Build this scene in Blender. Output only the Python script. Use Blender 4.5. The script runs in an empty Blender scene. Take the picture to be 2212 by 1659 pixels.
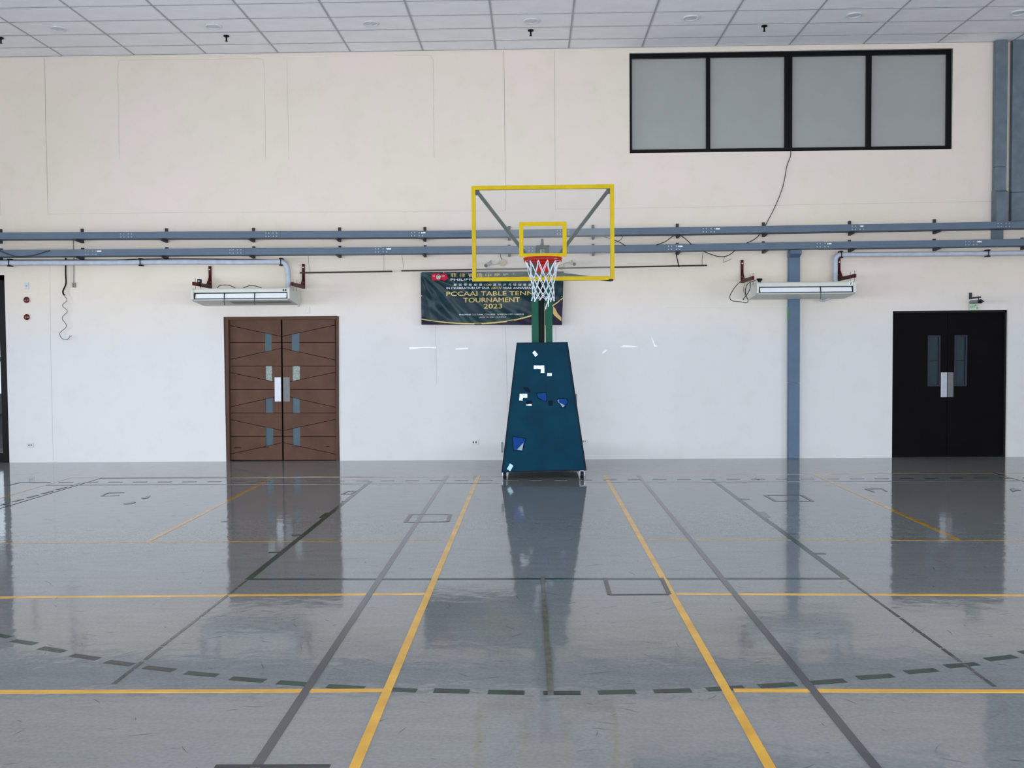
import bpy, bmesh, math, random
import numpy as np
from mathutils import Vector, Matrix
random.seed(7)
SC = bpy.context.scene
COL = SC.collection

# ------------------------------------------------------------------ camera
FPX, CX, CY = 2085.2, 1106.0, 829.5          # focal length and centre in 2212x1659 pixels
YAW, PITCH, ROLL = -0.02249, -0.03813, -0.00831
CAMP = Vector((0.0, -16.086, 1.883))
HC = 6.782                                    # ceiling height
_fwd = Vector((math.sin(YAW)*math.cos(PITCH), math.cos(YAW)*math.cos(PITCH), math.sin(PITCH)))
_right = Vector((math.cos(YAW), -math.sin(YAW), 0))
_up = _right.cross(_fwd)
CR = _right*math.cos(ROLL) + _up*math.sin(ROLL)
CU = -_right*math.sin(ROLL) + _up*math.cos(ROLL)
cam_d = bpy.data.cameras.new('camera')
cam = bpy.data.objects.new('camera', cam_d)
COL.objects.link(cam)
cam_d.sensor_width = 36.0
cam_d.lens = 36.0*FPX/2212.0
cam_d.clip_end = 200
cam.matrix_world = Matrix(((CR.x, CU.x, -_fwd.x, CAMP.x), (CR.y, CU.y, -_fwd.y, CAMP.y),
                           (CR.z, CU.z, -_fwd.z, CAMP.z), (0, 0, 0, 1)))
SC.camera = cam

# ------------------------------------------------------------------ sky, light, exposure
SC.view_settings.view_transform = 'Standard'
SC.view_settings.look = 'None'
SC.view_settings.gamma = 1.0
SC.view_settings.use_curve_mapping = False
SC.view_settings.exposure = -0.32
world = bpy.data.worlds.new('sky')
SC.world = world
world.use_nodes = True
_bg = world.node_tree.nodes['Background']
_bg.inputs[0].default_value = (0.72, 0.85, 1.0, 1)
_bg.inputs[1].default_value = 1.4
XL, XR, YR = -12.5, 12.5, -24.0               # left wall, right wall, rear wall
REAR_WIN = [(-11.6, -7.6), (-6.8, -2.8), (-2.0, 2.0), (2.8, 6.8), (7.6, 11.6)]
LEFT_WIN = [(-22.5, -18.5), (-17.5, -13.5), (-12.5, -8.5), (-7.5, -3.5)]
ADDED_RIGHT_WIN = [(-22.5, -18.5), (-17.5, -13.5), (-12.5, -8.5)]
WZ0, WZ1 = 0.35, 3.3

def area(name, loc, rot, sx, sy, power, col):
    d = bpy.data.lights.new(name, 'AREA')
    d.shape = 'RECTANGLE'; d.size = sx; d.size_y = sy
    d.energy = power; d.color = col; d.spread = math.radians(126)
    o = bpy.data.objects.new(name, d); COL.objects.link(o)
    o.location = loc; o.rotation_euler = rot
    return o
DAY = (0.885, 0.932, 1.0)
TILT = math.pi/2-math.radians(18)             # sky light comes in slightly from above
for a, b in REAR_WIN:                          # daylight through the rear windows
    area('rear_window_daylight', ((a+b)/2, YR-0.3, (WZ0+WZ1)/2), (TILT, 0, 0), b-a, WZ1-WZ0, 430, DAY)
for a, b in LEFT_WIN:                          # daylight through the windows on the left
    area('left_window_daylight', (XL-0.3, (a+b)/2, (WZ0+WZ1)/2), (TILT, 0, -math.pi/2), b-a, WZ1-WZ0, 400, DAY)
for a, b in ADDED_RIGHT_WIN:                         # unseen right windows, added with their lights to lift the ceiling
    area('added_right_light', (XR+0.3, (a+b)/2, (WZ0+WZ1)/2), (TILT, 0, math.pi/2), b-a, WZ1-WZ0, 480, DAY)

# ------------------------------------------------------------------ helpers
def ray(px, py):
    return _fwd*FPX + CR*(px-CX) - CU*(py-CY)
def W(px, py, y=0.0):                          # pixel -> point on the plane at depth y
    d = ray(px, py); return CAMP + d*((y-CAMP.y)/d.y)
def F(px, py, z=0.0):                          # pixel -> point on the floor (or any level)
    d = ray(px, py); return CAMP + d*((z-CAMP.z)/d.z)

def lin(c):
    c = c/255.0
    return c/12.92 if c <= 0.04045 else ((c+0.055)/1.055)**2.4
MATS = {}
def M(name, rgb=(200, 200, 200), rough=0.5, metal=0.0, var=0.06, scale=14.0, bump=0.0, bscale=60.0, spec=0.12, dirt=None):
    if name in MATS: return MATS[name]
    m = bpy.data.materials.new(name); m.use_nodes = True
    nt = m.node_tree; b = nt.nodes['Principled BSDF']
    c = [lin(v) for v in rgb]
    tc = nt.nodes.new('ShaderNodeTexCoord')
    nz = nt.nodes.new('ShaderNodeTexNoise'); nz.inputs['Scale'].default_value = scale; nz.inputs['Detail'].default_value = 4
    nt.links.new(tc.outputs['Object'], nz.inputs['Vector'])
    rp = nt.nodes.new('ShaderNodeValToRGB')
    rp.color_ramp.elements[0].position = 0.3; rp.color_ramp.elements[1].position = 0.7
    d = dirt if dirt else [v*(1-var) for v in c]
    if dirt: d = [lin(v) for v in dirt]
    rp.color_ramp.elements[0].color = (*d, 1)
    rp.color_ramp.elements[1].color = (*[min(1, v*(1+var)) for v in c], 1)
    nt.links.new(nz.outputs['Fac'], rp.inputs['Fac'])
    nt.links.new(rp.outputs['Color'], b.inputs['Base Color'])
    b.inputs['Roughness'].default_value = rough
    b.inputs['Metallic'].default_value = metal
    b.inputs['Specular IOR Level'].default_value = spec
    if bump:
        n2 = nt.nodes.new('ShaderNodeTexNoise'); n2.inputs['Scale'].default_value = bscale
        nt.links.new(tc.outputs['Object'], n2.inputs['Vector'])
        bp = nt.nodes.new('ShaderNodeBump'); bp.inputs['Strength'].default_value = bump; bp.inputs['Distance'].default_value = 0.01
        nt.links.new(n2.outputs['Fac'], bp.inputs['Height']); nt.links.new(bp.outputs['Normal'], b.inputs['Normal'])
    MATS[name] = m
    return m

def glass_mat(name, tint=(1, 1, 1), haze=0.06, hazecol=(200, 210, 215), gloss=0.08, rough=0.02):
    m = bpy.data.materials.new(name); m.use_nodes = True
    nt = m.node_tree; nt.nodes.remove(nt.nodes['Principled BSDF'])
    out = nt.nodes['Material Output']
    tr = nt.nodes.new('ShaderNodeBsdfTransparent'); tr.inputs[0].default_value = (*tint, 1)
    df = nt.nodes.new('ShaderNodeBsdfDiffuse'); df.inputs[0].default_value = (*[lin(v) for v in hazecol], 1)
    gl = nt.nodes.new('ShaderNodeBsdfGlossy'); gl.inputs['Roughness'].default_value = rough
    nz = nt.nodes.new('ShaderNodeTexNoise'); nz.inputs['Scale'].default_value = 5
    tc = nt.nodes.new('ShaderNodeTexCoord'); nt.links.new(tc.outputs['Object'], nz.inputs['Vector'])
    mp = nt.nodes.new('ShaderNodeMapRange'); mp.inputs[3].default_value = haze*0.6; mp.inputs[4].default_value = haze*1.4
    nt.links.new(nz.outputs['Fac'], mp.inputs[0])
    m1 = nt.nodes.new('ShaderNodeMixShader'); nt.links.new(mp.outputs[0], m1.inputs[0])
    nt.links.new(tr.outputs[0], m1.inputs[1]); nt.links.new(df.outputs[0], m1.inputs[2])
    m2 = nt.nodes.new('ShaderNodeMixShader'); m2.inputs[0].default_value = gloss
    nt.links.new(m1.outputs[0], m2.inputs[1]); nt.links.new(gl.outputs[0], m2.inputs[2])
    nt.links.new(m2.outputs[0], out.inputs['Surface'])
    return m

def box(bm, x0, x1, y0, y1, z0, z1, bev=0.0):
    if x0 > x1: x0, x1 = x1, x0
    if y0 > y1: y0, y1 = y1, y0
    if z0 > z1: z0, z1 = z1, z0
    v = [bm.verts.new(p) for p in ((x0, y0, z0), (x1, y0, z0), (x1, y1, z0), (x0, y1, z0),
                                   (x0, y0, z1), (x1, y0, z1), (x1, y1, z1), (x0, y1, z1))]
    fs = [bm.faces.new([v[i] for i in q]) for q in ((0, 3, 2, 1), (4, 5, 6, 7), (0, 1, 5, 4), (1, 2, 6, 5), (2, 3, 7, 6), (3, 0, 4, 7))]
    if bev:
        es = set(e for f in fs for e in f.edges)
        bmesh.ops.bevel(bm, geom=list(es), offset=bev, segments=2, affect='EDGES', profile=0.5)
    return bm
def prism(bm, pts, axis, a, b):                # polygon extruded along an axis; pts are the two other coordinates in order
    def P(u, w, t):
        return {'y': (u, t, w), 'x': (t, u, w), 'z': (u, w, t)}[axis]
    A = [bm.verts.new(P(u, w, a)) for u, w in pts]; B = [bm.verts.new(P(u, w, b)) for u, w in pts]
    bm.faces.new(A); bm.faces.new(list(reversed(B)))
    n = len(pts)
    for i in range(n):
        bm.faces.new((A[i], B[i], B[(i+1) % n], A[(i+1) % n]))
    bmesh.ops.recalc_face_normals(bm, faces=bm.faces[:])
    return bm
def tube(bm, pts, r, n=8, closed=False, cap=True):
    pts = [Vector(p) for p in pts]; k = len(pts)
    rs = r if isinstance(r, (list, tuple)) else [r]*k
    rings = []; ref = None
    for i, p in enumerate(pts):
        if closed: t = pts[(i+1) % k]-pts[i-1]
        else: t = pts[min(i+1, k-1)]-pts[max(i-1, 0)]
        t.normalize()
        if ref is None or abs(ref.dot(t)) > 0.98: ref = Vector((0, 0, 1)) if abs(t.z) < 0.9 else Vector((1, 0, 0))
        u = t.cross(ref).normalized(); w = u.cross(t).normalized(); ref = w
        rings.append([bm.verts.new(p+u*rs[i]*math.cos(2*math.pi*j/n)+w*rs[i]*math.sin(2*math.pi*j/n)) for j in range(n)])
    m = k if closed else k-1
    for i in range(m):
        a, b = rings[i], rings[(i+1) % k]
        for j in range(n): bm.faces.new((a[j], a[(j+1) % n], b[(j+1) % n], b[j]))
    if cap and not closed:
        bm.faces.new(list(reversed(rings[0]))); bm.faces.new(rings[-1])
    return bm
def cyl(bm, a, b, r, n=16): return tube(bm, [a, b], r, n)
def smooth_path(pts, sub=5):
    pts = [Vector(p) for p in pts]; out = []
    for i in range(len(pts)-1):
        p0 = pts[max(i-1, 0)]; p1 = pts[i]; p2 = pts[i+1]; p3 = pts[min(i+2, len(pts)-1)]
        for s in range(sub):
            t = s/sub
            out.append(0.5*((2*p1)+(p2-p0)*t+(2*p0-5*p1+4*p2-p3)*t*t+(3*p1-p0-3*p2+p3)*t**3))
    out.append(pts[-1]); return out
def NB(): return bmesh.new()
def obj(name, bm, mat, parent=None, smooth=False, local=False):
    me = bpy.data.meshes.new(name)
    bmesh.ops.recalc_face_normals(bm, faces=bm.faces[:])
    bm.to_mesh(me); bm.free()
    if smooth:
        for p in me.polygons: p.use_smooth = True
    return link(name, me, mat, parent, local)
def link(name, me, mat, parent=None, local=False):
    if mat is not None and not me.materials: me.materials.append(mat)
    o = bpy.data.objects.new(name, me); COL.objects.link(o)
    if parent is not None:
        o.parent = parent
        if not local and parent.type == 'EMPTY':
            o.matrix_parent_inverse = Matrix.Translation(-parent.location)
    return o
def sub(name, bm, mat, part, smooth=False):    # a piece of a part, in world coordinates
    o = obj(name, bm, mat, None, smooth); o.parent = part
    o.matrix_parent_inverse = Matrix.Identity(4)
    return o
def thing(name, label, cat, loc=(0, 0, 0), group=None, kind=None):
    o = bpy.data.objects.new(name, None); COL.objects.link(o); o.location = loc; o.empty_display_size = 0.1
    return tag(o, label, cat, group, kind)
def tag(o, label=None, cat=None, group=None, kind=None):
    if label: o['label'] = label
    if cat: o['category'] = cat
    if group: o['group'] = group
    if kind: o['kind'] = kind
    return o
def struct(o): o['kind'] = 'structure'; return o
def wpoly(pxs, y): return [(W(a, b, y).x, W(a, b, y).z) for a, b in pxs]

# ------------------------------------------------------------------ materials of the shell
def wall_material():
    m = bpy.data.materials.new('painted_plaster'); m.use_nodes = True
    nt = m.node_tree; b = nt.nodes['Principled BSDF']; N = nt.nodes.new; L = nt.links.new
    tc = N('ShaderNodeTexCoord')
    n1 = N('ShaderNodeTexNoise'); n1.inputs['Scale'].default_value = 0.55; n1.inputs['Detail'].default_value = 3
    L(tc.outputs['Object'], n1.inputs['Vector'])
    r1 = N('ShaderNodeValToRGB'); r1.color_ramp.elements[0].position = 0.38; r1.color_ramp.elements[1].position = 0.62
    r1.color_ramp.elements[0].color = (lin(226), lin(217), lin(202), 1)
    r1.color_ramp.elements[1].color = (lin(229), lin(216), lin(207), 1)
    L(n1.outputs['Fac'], r1.inputs['Fac'])
    # whiter tone below about 2.5 m, blending unevenly into the cream above
    sp = N('ShaderNodeSeparateXYZ'); L(tc.outputs['Object'], sp.inputs[0])
    n2 = N('ShaderNodeTexNoise'); n2.inputs['Scale'].default_value = 0.8; L(tc.outputs['Object'], n2.inputs['Vector'])
    ad = N('ShaderNodeMath'); ad.operation = 'MULTIPLY_ADD'; L(n2.outputs['Fac'], ad.inputs[0]); ad.inputs[1].default_value = 0.5; L(sp.outputs['Z'], ad.inputs[2])
    mr = N('ShaderNodeMapRange'); L(ad.outputs[0], mr.inputs[0]); mr.inputs[1].default_value = 2.2; mr.inputs[2].default_value = 3.2
    mx = N('ShaderNodeMixRGB'); L(mr.outputs[0], mx.inputs[0])
    mx.inputs[1].default_value = (lin(214), lin(215), lin(217), 1); L(r1.outputs['Color'], mx.inputs[2])
    # grime specks
    n3 = N('ShaderNodeTexNoise'); n3.inputs['Scale'].default_value = 2.2; n3.inputs['Detail'].default_value = 8; n3.inputs['Roughness'].default_value = 0.7
    L(tc.outputs['Object'], n3.inputs['Vector'])
    r3 = N('ShaderNodeValToRGB'); r3.color_ramp.elements[0].position = 0.25; r3.color_ramp.elements[1].position = 0.5
    r3.color_ramp.elements[0].color = (0.95, 0.945, 0.94, 1); r3.color_ramp.elements[1].color = (1, 1, 1, 1)
    L(n3.outputs['Fac'], r3.inputs['Fac'])
    m2 = N('ShaderNodeMixRGB'); m2.blend_type = 'MULTIPLY'; m2.inputs[0].default_value = 1
    L(mx.outputs[0], m2.inputs[1]); L(r3.outputs['Color'], m2.inputs[2]); L(m2.outputs[0], b.inputs['Base Color'])
    b.inputs['Roughness'].default_value = 0.7; b.inputs['Specular IOR Level'].default_value = 0.25
    n4 = N('ShaderNodeTexNoise'); n4.inputs['Scale'].default_value = 9; n4.inputs['Detail'].default_value = 6; L(tc.outputs['Object'], n4.inputs['Vector'])
    bp = N('ShaderNodeBump'); bp.inputs['Strength'].default_value = 0.12; bp.inputs['Distance'].default_value = 0.01
    L(n4.outputs['Fac'], bp.inputs['Height']); L(bp.outputs['Normal'], b.inputs['Normal'])
    return m
def floor_material():
    m = bpy.data.materials.new('polished_grey_floor'); m.use_nodes = True
    nt = m.node_tree; b = nt.nodes['Principled BSDF']; N = nt.nodes.new; L = nt.links.new
    tc = N('ShaderNodeTexCoord')
    n1 = N('ShaderNodeTexNoise'); n1.inputs['Scale'].default_value = 0.5; n1.inputs['Detail'].default_value = 5
    L(tc.outputs['Object'], n1.inputs['Vector'])
    r1 = N('ShaderNodeValToRGB'); r1.color_ramp.elements[0].position = 0.3; r1.color_ramp.elements[1].position = 0.7
    r1.color_ramp.elements[0].color = (lin(119), lin(123), lin(125), 1); r1.color_ramp.elements[1].color = (lin(128), lin(132), lin(135), 1)
    L(n1.outputs['Fac'], r1.inputs['Fac'])
    # fine speckle and long sideways smears
    mp = N('ShaderNodeMapping'); mp.inputs['Scale'].default_value = (0.8, 3.4, 1); L(tc.outputs['Object'], mp.inputs['Vector'])
    n2 = N('ShaderNodeTexNoise'); n2.inputs['Scale'].default_value = 2.6; n2.inputs['Detail'].default_value = 9; n2.inputs['Roughness'].default_value = 0.72
    L(mp.outputs[0], n2.inputs['Vector'])
    r2 = N('ShaderNodeValToRGB'); r2.color_ramp.elements[0].position = 0.3; r2.color_ramp.elements[1].position = 0.62
    r2.color_ramp.elements[0].color = (0.88, 0.88, 0.88, 1); r2.color_ramp.elements[1].color = (1.03, 1.03, 1.03, 1)
    L(n2.outputs['Fac'], r2.inputs['Fac'])
    mx = N('ShaderNodeMixRGB'); mx.blend_type = 'MULTIPLY'; mx.inputs[0].default_value = 1
    L(r1.outputs['Color'], mx.inputs[1]); L(r2.outputs['Color'], mx.inputs[2])
    n5 = N('ShaderNodeTexNoise'); n5.inputs['Scale'].default_value = 45; n5.inputs['Detail'].default_value = 5; L(tc.outputs['Object'], n5.inputs['Vector'])
    r5 = N('ShaderNodeValToRGB'); r5.color_ramp.elements[0].position = 0.35; r5.color_ramp.elements[1].position = 0.65
    r5.color_ramp.elements[0].color = (0.9, 0.9, 0.9, 1); r5.color_ramp.elements[1].color = (1.06, 1.06, 1.06, 1); L(n5.outputs['Fac'], r5.inputs['Fac'])
    m5 = N('ShaderNodeMixRGB'); m5.blend_type = 'MULTIPLY'; m5.inputs[0].default_value = 1
    L(mx.outputs[0], m5.inputs[1]); L(r5.outputs['Color'], m5.inputs[2]); L(m5.outputs[0], b.inputs['Base Color'])
    rr = N('ShaderNodeMapRange'); L(n2.outputs['Fac'], rr.inputs[0]); rr.inputs[3].default_value = 0.085; rr.inputs[4].default_value = 0.045
    L(rr.outputs[0], b.inputs['Roughness'])
    b.inputs['IOR'].default_value = 1.5
    mb = N('ShaderNodeMapping'); mb.inputs['Scale'].default_value = (1.6, 1.6, 1); L(tc.outputs['Object'], mb.inputs['Vector'])
    n3 = N('ShaderNodeTexNoise'); n3.inputs['Scale'].default_value = 3.5; n3.inputs['Detail'].default_value = 4; L(mb.outputs[0], n3.inputs['Vector'])
    bp = N('ShaderNodeBump'); bp.inputs['Strength'].default_value = 0.3; bp.inputs['Distance'].default_value = 0.005
    L(n3.outputs['Fac'], bp.inputs['Height']); L(bp.outputs['Normal'], b.inputs['Normal'])
    return m
MW = wall_material(); MFLOOR = floor_material()
BLACK = M('black_aluminium', (16, 16, 18), 0.35, 0.0)
MTILE = M('ceiling_tile_board', (244, 245, 248), 0.9, var=0.03, scale=3, bump=0.15, bscale=200)
MGRID = M('ceiling_grid_metal', (172, 175, 180), 0.5)

# ------------------------------------------------------------------ the shell
bm = NB(); box(bm, XL-0.3, XR+0.3, YR-0.3, 6.5, -0.2, 0.0)
floor = struct(obj('floor', bm, MFLOOR))

def wall_cells(bm, u0, u1, v0, v1, holes, put):
    us = sorted({u0, u1, *[h[0] for h in holes], *[h[1] for h in holes]}); vs = sorted({v0, v1, *[h[2] for h in holes], *[h[3] for h in holes]})
    us = [u for u in us if u0 <= u <= u1]; vs = [v for v in vs if v0 <= v <= v1]
    for i in range(len(us)-1):
        for j in range(len(vs)-1):
            c = ((us[i]+us[i+1])/2, (vs[j]+vs[j+1])/2)
            if any(h[0] < c[0] < h[1] and h[2] < c[1] < h[3] for h in holes): continue
            put(bm, us[i], us[i+1], vs[j], vs[j+1])
# openings of the far wall
GD = (-12.0, W(15, 800).x, 0.0, W(10, 594).z)
BD = (W(486, 850).x, W(731.5, 850).x, 0.0, (W(487, 684).z+W(730, 683).z)/2)
KD = (W(1927.5, 850).x, W(2174.5, 850).x, 0.0, (W(1928, 671.5).z+W(2175, 670).z)/2)
WN = (W(1360, 230).x, W(2057, 215).x, (W(1360, 332.5).z+W(2056, 320.5).z)/2, (W(1360, 116).z+W(2057, 104).z)/2)
bm = NB(); wall_cells(bm, XL, XR, 0, HC+0.3, [GD, BD, KD, WN], lambda b, a, c, d, e: box(b, a, c, 0, 0.25, d, e))
wall_back = struct(obj('wall_back', bm, MW))
bm = NB(); wall_cells(bm, YR, 0.25, 0, HC+0.3, [(a, b, WZ0, WZ1) for a, b in LEFT_WIN], lambda b, a, c, d, e: box(b, XL-0.25, XL, a, c, d, e))
wall_left = struct(obj('wall_left', bm, MW))
bm = NB(); wall_cells(bm, YR, 0.25, 0, HC+0.3, [(a, b, WZ0, WZ1) for a, b in ADDED_RIGHT_WIN], lambda b, a, c, d, e: box(b, XR, XR+0.25, a, c, d, e))
wall_right = struct(obj('wall_right', bm, MW))
bm = NB(); wall_cells(bm, XL-0.25, XR+0.25, 0, HC+0.3, [(a, b, WZ0, WZ1) for a, b in REAR_WIN], lambda b, a, c, d, e: box(b, a, c, YR-0.25, YR, d, e))
wall_rear = struct(obj('wall_rear', bm, MW))
CLEAR = glass_mat('clear_window_glass', haze=0.01, gloss=0.03)
wn = 2
def plain_window(axis, a, b, t):
    global wn
    e = struct(thing('window_%d' % wn, None, None, (t, (a+b)/2, WZ0) if axis == 'x' else ((a+b)/2, t, WZ0))); wn += 1
    def put(bm, u0, u1, z0, z1, d0, d1):
        if axis == 'x': box(bm, t+d0, t+d1, u0, u1, z0, z1)
        else: box(bm, u0, u1, t+d0, t+d1, z0, z1)
    bm = NB()
    for u0, u1, z0, z1 in ((a, a+.06, WZ0, WZ1), (b-.06, b, WZ0, WZ1), (a, b, WZ0, WZ0+.06), (a, b, WZ1-.06, WZ1), ((a+b)/2-.03, (a+b)/2+.03, WZ0, WZ1)):
        put(bm, u0, u1, z0, z1, -0.03, 0.03)
    obj('window_frame', bm, BLACK, e)  # also frames the unseen, added right windows
    for u0, u1 in ((a+.06, (a+b)/2-.03), ((a+b)/2+.03, b-.06)):
        bm = NB(); put(bm, u0, u1, WZ0+.06, WZ1-.06, -0.004, 0.004); obj('pane', bm, CLEAR, e)
for a, b in REAR_WIN: plain_window('y', a, b, YR-0.12)
for a, b in LEFT_WIN: plain_window('x', a, b, XL-0.12)
for a, b in ADDED_RIGHT_WIN: plain_window('x', a, b, XR+0.12)

# ceiling: slab, tiles, grid
bm = NB(); box(bm, XL-0.25, XR+0.25, YR-0.25, 0.25, HC+0.02, HC+0.3)
ceiling = struct(obj('ceiling', bm, M('ceiling_slab', (120, 122, 125), 0.9)))
TX0 = -0.5852; TY0 = F(892, 90.3, HC).y
xs = [TX0+1.2*i for i in range(-11, 12)]; xs = [x for x in xs if XL < x < XR]
ex = [XL]+xs+[XR]
ys = [0.0, TY0]
while ys[-1]-0.6 > YR: ys.append(ys[-1]-0.6)
ys.append(YR)
NROW = 8
tile_mesh = None
rest = NB()
for j in range(len(ys)-1):
    for i in range(len(ex)-1):
        x0, x1, y1, y0 = ex[i]+.012, ex[i+1]-.012, ys[j]-.012, ys[j+1]+.012
        if j >= NROW:
            box(rest, x0, x1, y0, y1, HC+.004, HC+.016); continue
        if 0 < i < len(ex)-2 and j > 0:
            if tile_mesh is None:
                b = NB(); box(b, -.588, .588, -.288, .288, 0, .012)
                tile_mesh = bpy.data.meshes.new('ceiling_tile'); b.to_mesh(tile_mesh); b.free(); tile_mesh.materials.append(MTILE)
            o = bpy.data.objects.new('ceiling_tile', tile_mesh); COL.objects.link(o); o.parent = ceiling
            o.location = ((x0+x1)/2, (y0+y1)/2, HC+.004+random.uniform(0, .002)); o.rotation_euler = (random.uniform(-.002, .002), 0, 0)
        else:
            b = NB(); box(b, x0, x1, y0, y1, HC+.004, HC+.016); obj('ceiling_tile', b, MTILE, ceiling)
tag(obj('ceiling_tile_field', rest, MTILE, ceiling), kind='stuff')
for x in xs:
    b = NB(); box(b, x-.012, x+.012, YR, 0, HC-.002, HC+.02); obj('ceiling_main_runner', b, MGRID, ceiling)
for y in ys[1:-1]:
    b = NB(); box(b, XL, XR, y-.011, y+.011, HC-.001, HC+.019); obj('ceiling_cross_tee', b, MGRID, ceiling)
b = NB(); box(b, XL, XR, -.022, 0, HC-.003, HC+.02); obj('wall_angle', b, MGRID, ceiling)

# seams and cracks of the far wall
MSEAM = M('plaster_crack', (150, 143, 134), 0.9)
MSEAM2 = M('plaster_hairline', (204, 196, 186), 0.9)
MSEAM3 = M('white_plaster_hairline', (186, 187, 189), 0.9)
def seam(pts, mat, w=0.005, wob=0.0):
    P = [W(a, b, 0) for a, b in pts]
    Q = []
    for i in range(len(P)-1):
        k = 8
        for s in range(k): 
            q = P[i].lerp(P[i+1], s/k)
            if Q: q += Vector((random.uniform(-wob, wob), 0, random.uniform(-wob, wob)))
            Q.append(q)
    Q.append(P[-1])
    b = NB(); prev = None
    for i, q in enumerate(Q):
        t = (Q[min(i+1, len(Q)-1)]-Q[max(i-1, 0)]).normalized(); n = Vector((-t.z, 0, t.x))*w/2
        y = Vector((0, -0.0015, 0))
        cur = (b.verts.new(q+n+y), b.verts.new(q-n+y))
        if prev: b.faces.new((prev[0], prev[1], cur[1], cur[0]))
        prev = cur
    obj('plaster_seam', b, mat, wall_back)
seam([(96.5, 125), (99.5, 300), (104, 462)], MSEAM)
seam([(104, 462.5), (400, 459), (738, 457.5), (1090, 455)], MSEAM2, .006)
seam([(254, 150), (256, 200), (258, 345)], MSEAM2, .006, .006)
seam([(254, 150), (257, 131), (320, 129), (560, 127), (568, 128), (571, 150), (574, 345)], MSEAM2, .006, .004)
seam([(620, 128), (624, 345)], MSEAM2, .005)
seam([(855, 119), (930, 120), (936, 130), (938, 340)], MSEAM2, .007, .005)
seam([(1088.5, 110), (1091, 340), (1092, 455)], MSEAM)
seam([(1198, 107), (1199, 340), (1200, 455)], MSEAM2, .008)
seam([(1200, 452), (1480, 448), (1800, 441), (2146, 435)], MSEAM2, .006)
seam([(1092, 706), (1096, 860), (1098, 990)], MSEAM3, .005)
seam([(107.5, 574), (110, 780), (115, 995)], MSEAM3, .005)
seam([(941, 704), (943, 830)], MSEAM3, .005)
seam([(1200, 706), (1201, 738)], MSEAM3, .005)
seam([(624, 558), (840, 560), (1015, 558)], MSEAM2, .004)
seam([(1328, 553), (1500, 549), (1704, 547)], MSEAM2, .004)
seam([(1440, 665), (1702, 665)], MSEAM2, .004)
seam([(-3, 310), (1, 465)], MSEAM2, .006)

# ------------------------------------------------------------------ window high on the wall
win = struct(thing('window_1', None, None, (WN[0], 0, WN[2])))
MPANE = M('frosted_grey_pane', (158, 161, 159), 0.22, var=0.03, scale=2.0, spec=0.4)
fw = 0.075
b = NB()
x0, x1, z0, z1 = WN
box(b, x0, x1, .03, .14, z1-fw, z1, .004); box(b, x0, x1, .03, .14, z0, z0+fw*.85, .004)
box(b, x0, x0+fw*.55, .03, .14, z0+fw*.85, z1-fw, .004); box(b, x1-fw, x1, .03, .14, z0+fw*.85, z1-fw, .004)
obj('window_frame', b, BLACK, win)
mull = [W(1529.7, 220, .05).x, W(1703, 215, .05).x, W(1876.5, 212, .05).x]
mw = [.032, .062, .042]
for c, w in zip(mull, mw):
    b = NB()
    if w > .06:
        box(b, c-w, c-.006, .035, .135, z0+fw*.8, z1-fw, .003); box(b, c+.006, c+w, .035, .135, z0+fw*.8, z1-fw, .003); box(b, c-.006, c+.006, .05, .13, z0+fw*.8, z1-fw)
    else: box(b, c-w, c+w, .035, .135, z0+fw*.8, z1-fw, .003)
    obj('mullion', b, BLACK, win)
edges = [x0+fw*.55]+[v for c, w in zip(mull, mw) for v in (c-w, c+w)]+[x1-fw]
for i in range(4):
    b = NB(); box(b, edges[2*i], edges[2*i+1], .085, .095, z0+fw*.8, z1-fw); obj('pane', b, MPANE, win)
b = NB()
for q in ((x0-.03, x0, z0-.03, z1+.03), (x1, x1+.012, z0-.01, z1+.03)): box(b, q[0]+.02 if q[0] < x0 else q[0], q[1], -.004, .02, q[2]+.02, q[3]-.02)
box(b, x0, x1, -.004, .02, z1, z1+.015); obj('window_trim', b, M('window_trim_paint', (205, 203, 196), 0.6), win)
b = NB(); box(b, x0-.05, x1+.05, .26, .3, z0-.05, z1+.05); obj('window_backing', b, M('dark_backing', (60, 62, 64), 0.9), win)

# ------------------------------------------------------------------ brown double door
door = struct(thing('door_1', None, None, ((BD[0]+BD[1])/2, 0, 0)))
MWOOD = M('brown_stained_door', (88, 63, 51), 0.42, var=0.13, scale=3.5, bump=0.05)
MWOODF = M('brown_door_frame', (84, 60, 49), 0.45, var=0.1, scale=5)
MGROOVE = M('door_groove', (26, 15, 12), 0.8)
MTEAL = M('teal_door_pane', (46, 74, 88), 0.3, var=0.08, scale=9, spec=0.25)
MPAPER = M('papered_door_pane', (144, 156, 150), 0.4, var=0.3, scale=40)
STEEL = M('brushed_steel', (150, 154, 162), 0.42, 1.0, var=0.05, scale=40)
b = NB(); prism(b, wpoly([(486, 684.3), (731.5, 683.3), (731.5, 690), (486, 691)], -.015), 'y', -.015, .2); obj('door_frame_head', b, MWOODF, door)
for pl in ([(486, 691.2), (493, 691.2), (496.5, 996), (489.5, 996.5)], [(725, 690.3), (731.5, 690.2), (732, 995), (726, 995)]):
    q = wpoly(pl, -.015); q = [(u, max(w, 0)) for u, w in q]; q[2] = (q[2][0], 0); q[3] = (q[3][0], 0)
    b = NB(); prism(b, q, 'y', -.015, .2); obj('door_frame_jamb', b, MWOODF, door)
YD = 0.06
def dw(cx, cy): return W(460+cx/4.74, 660+cy/4.74, YD)
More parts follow.
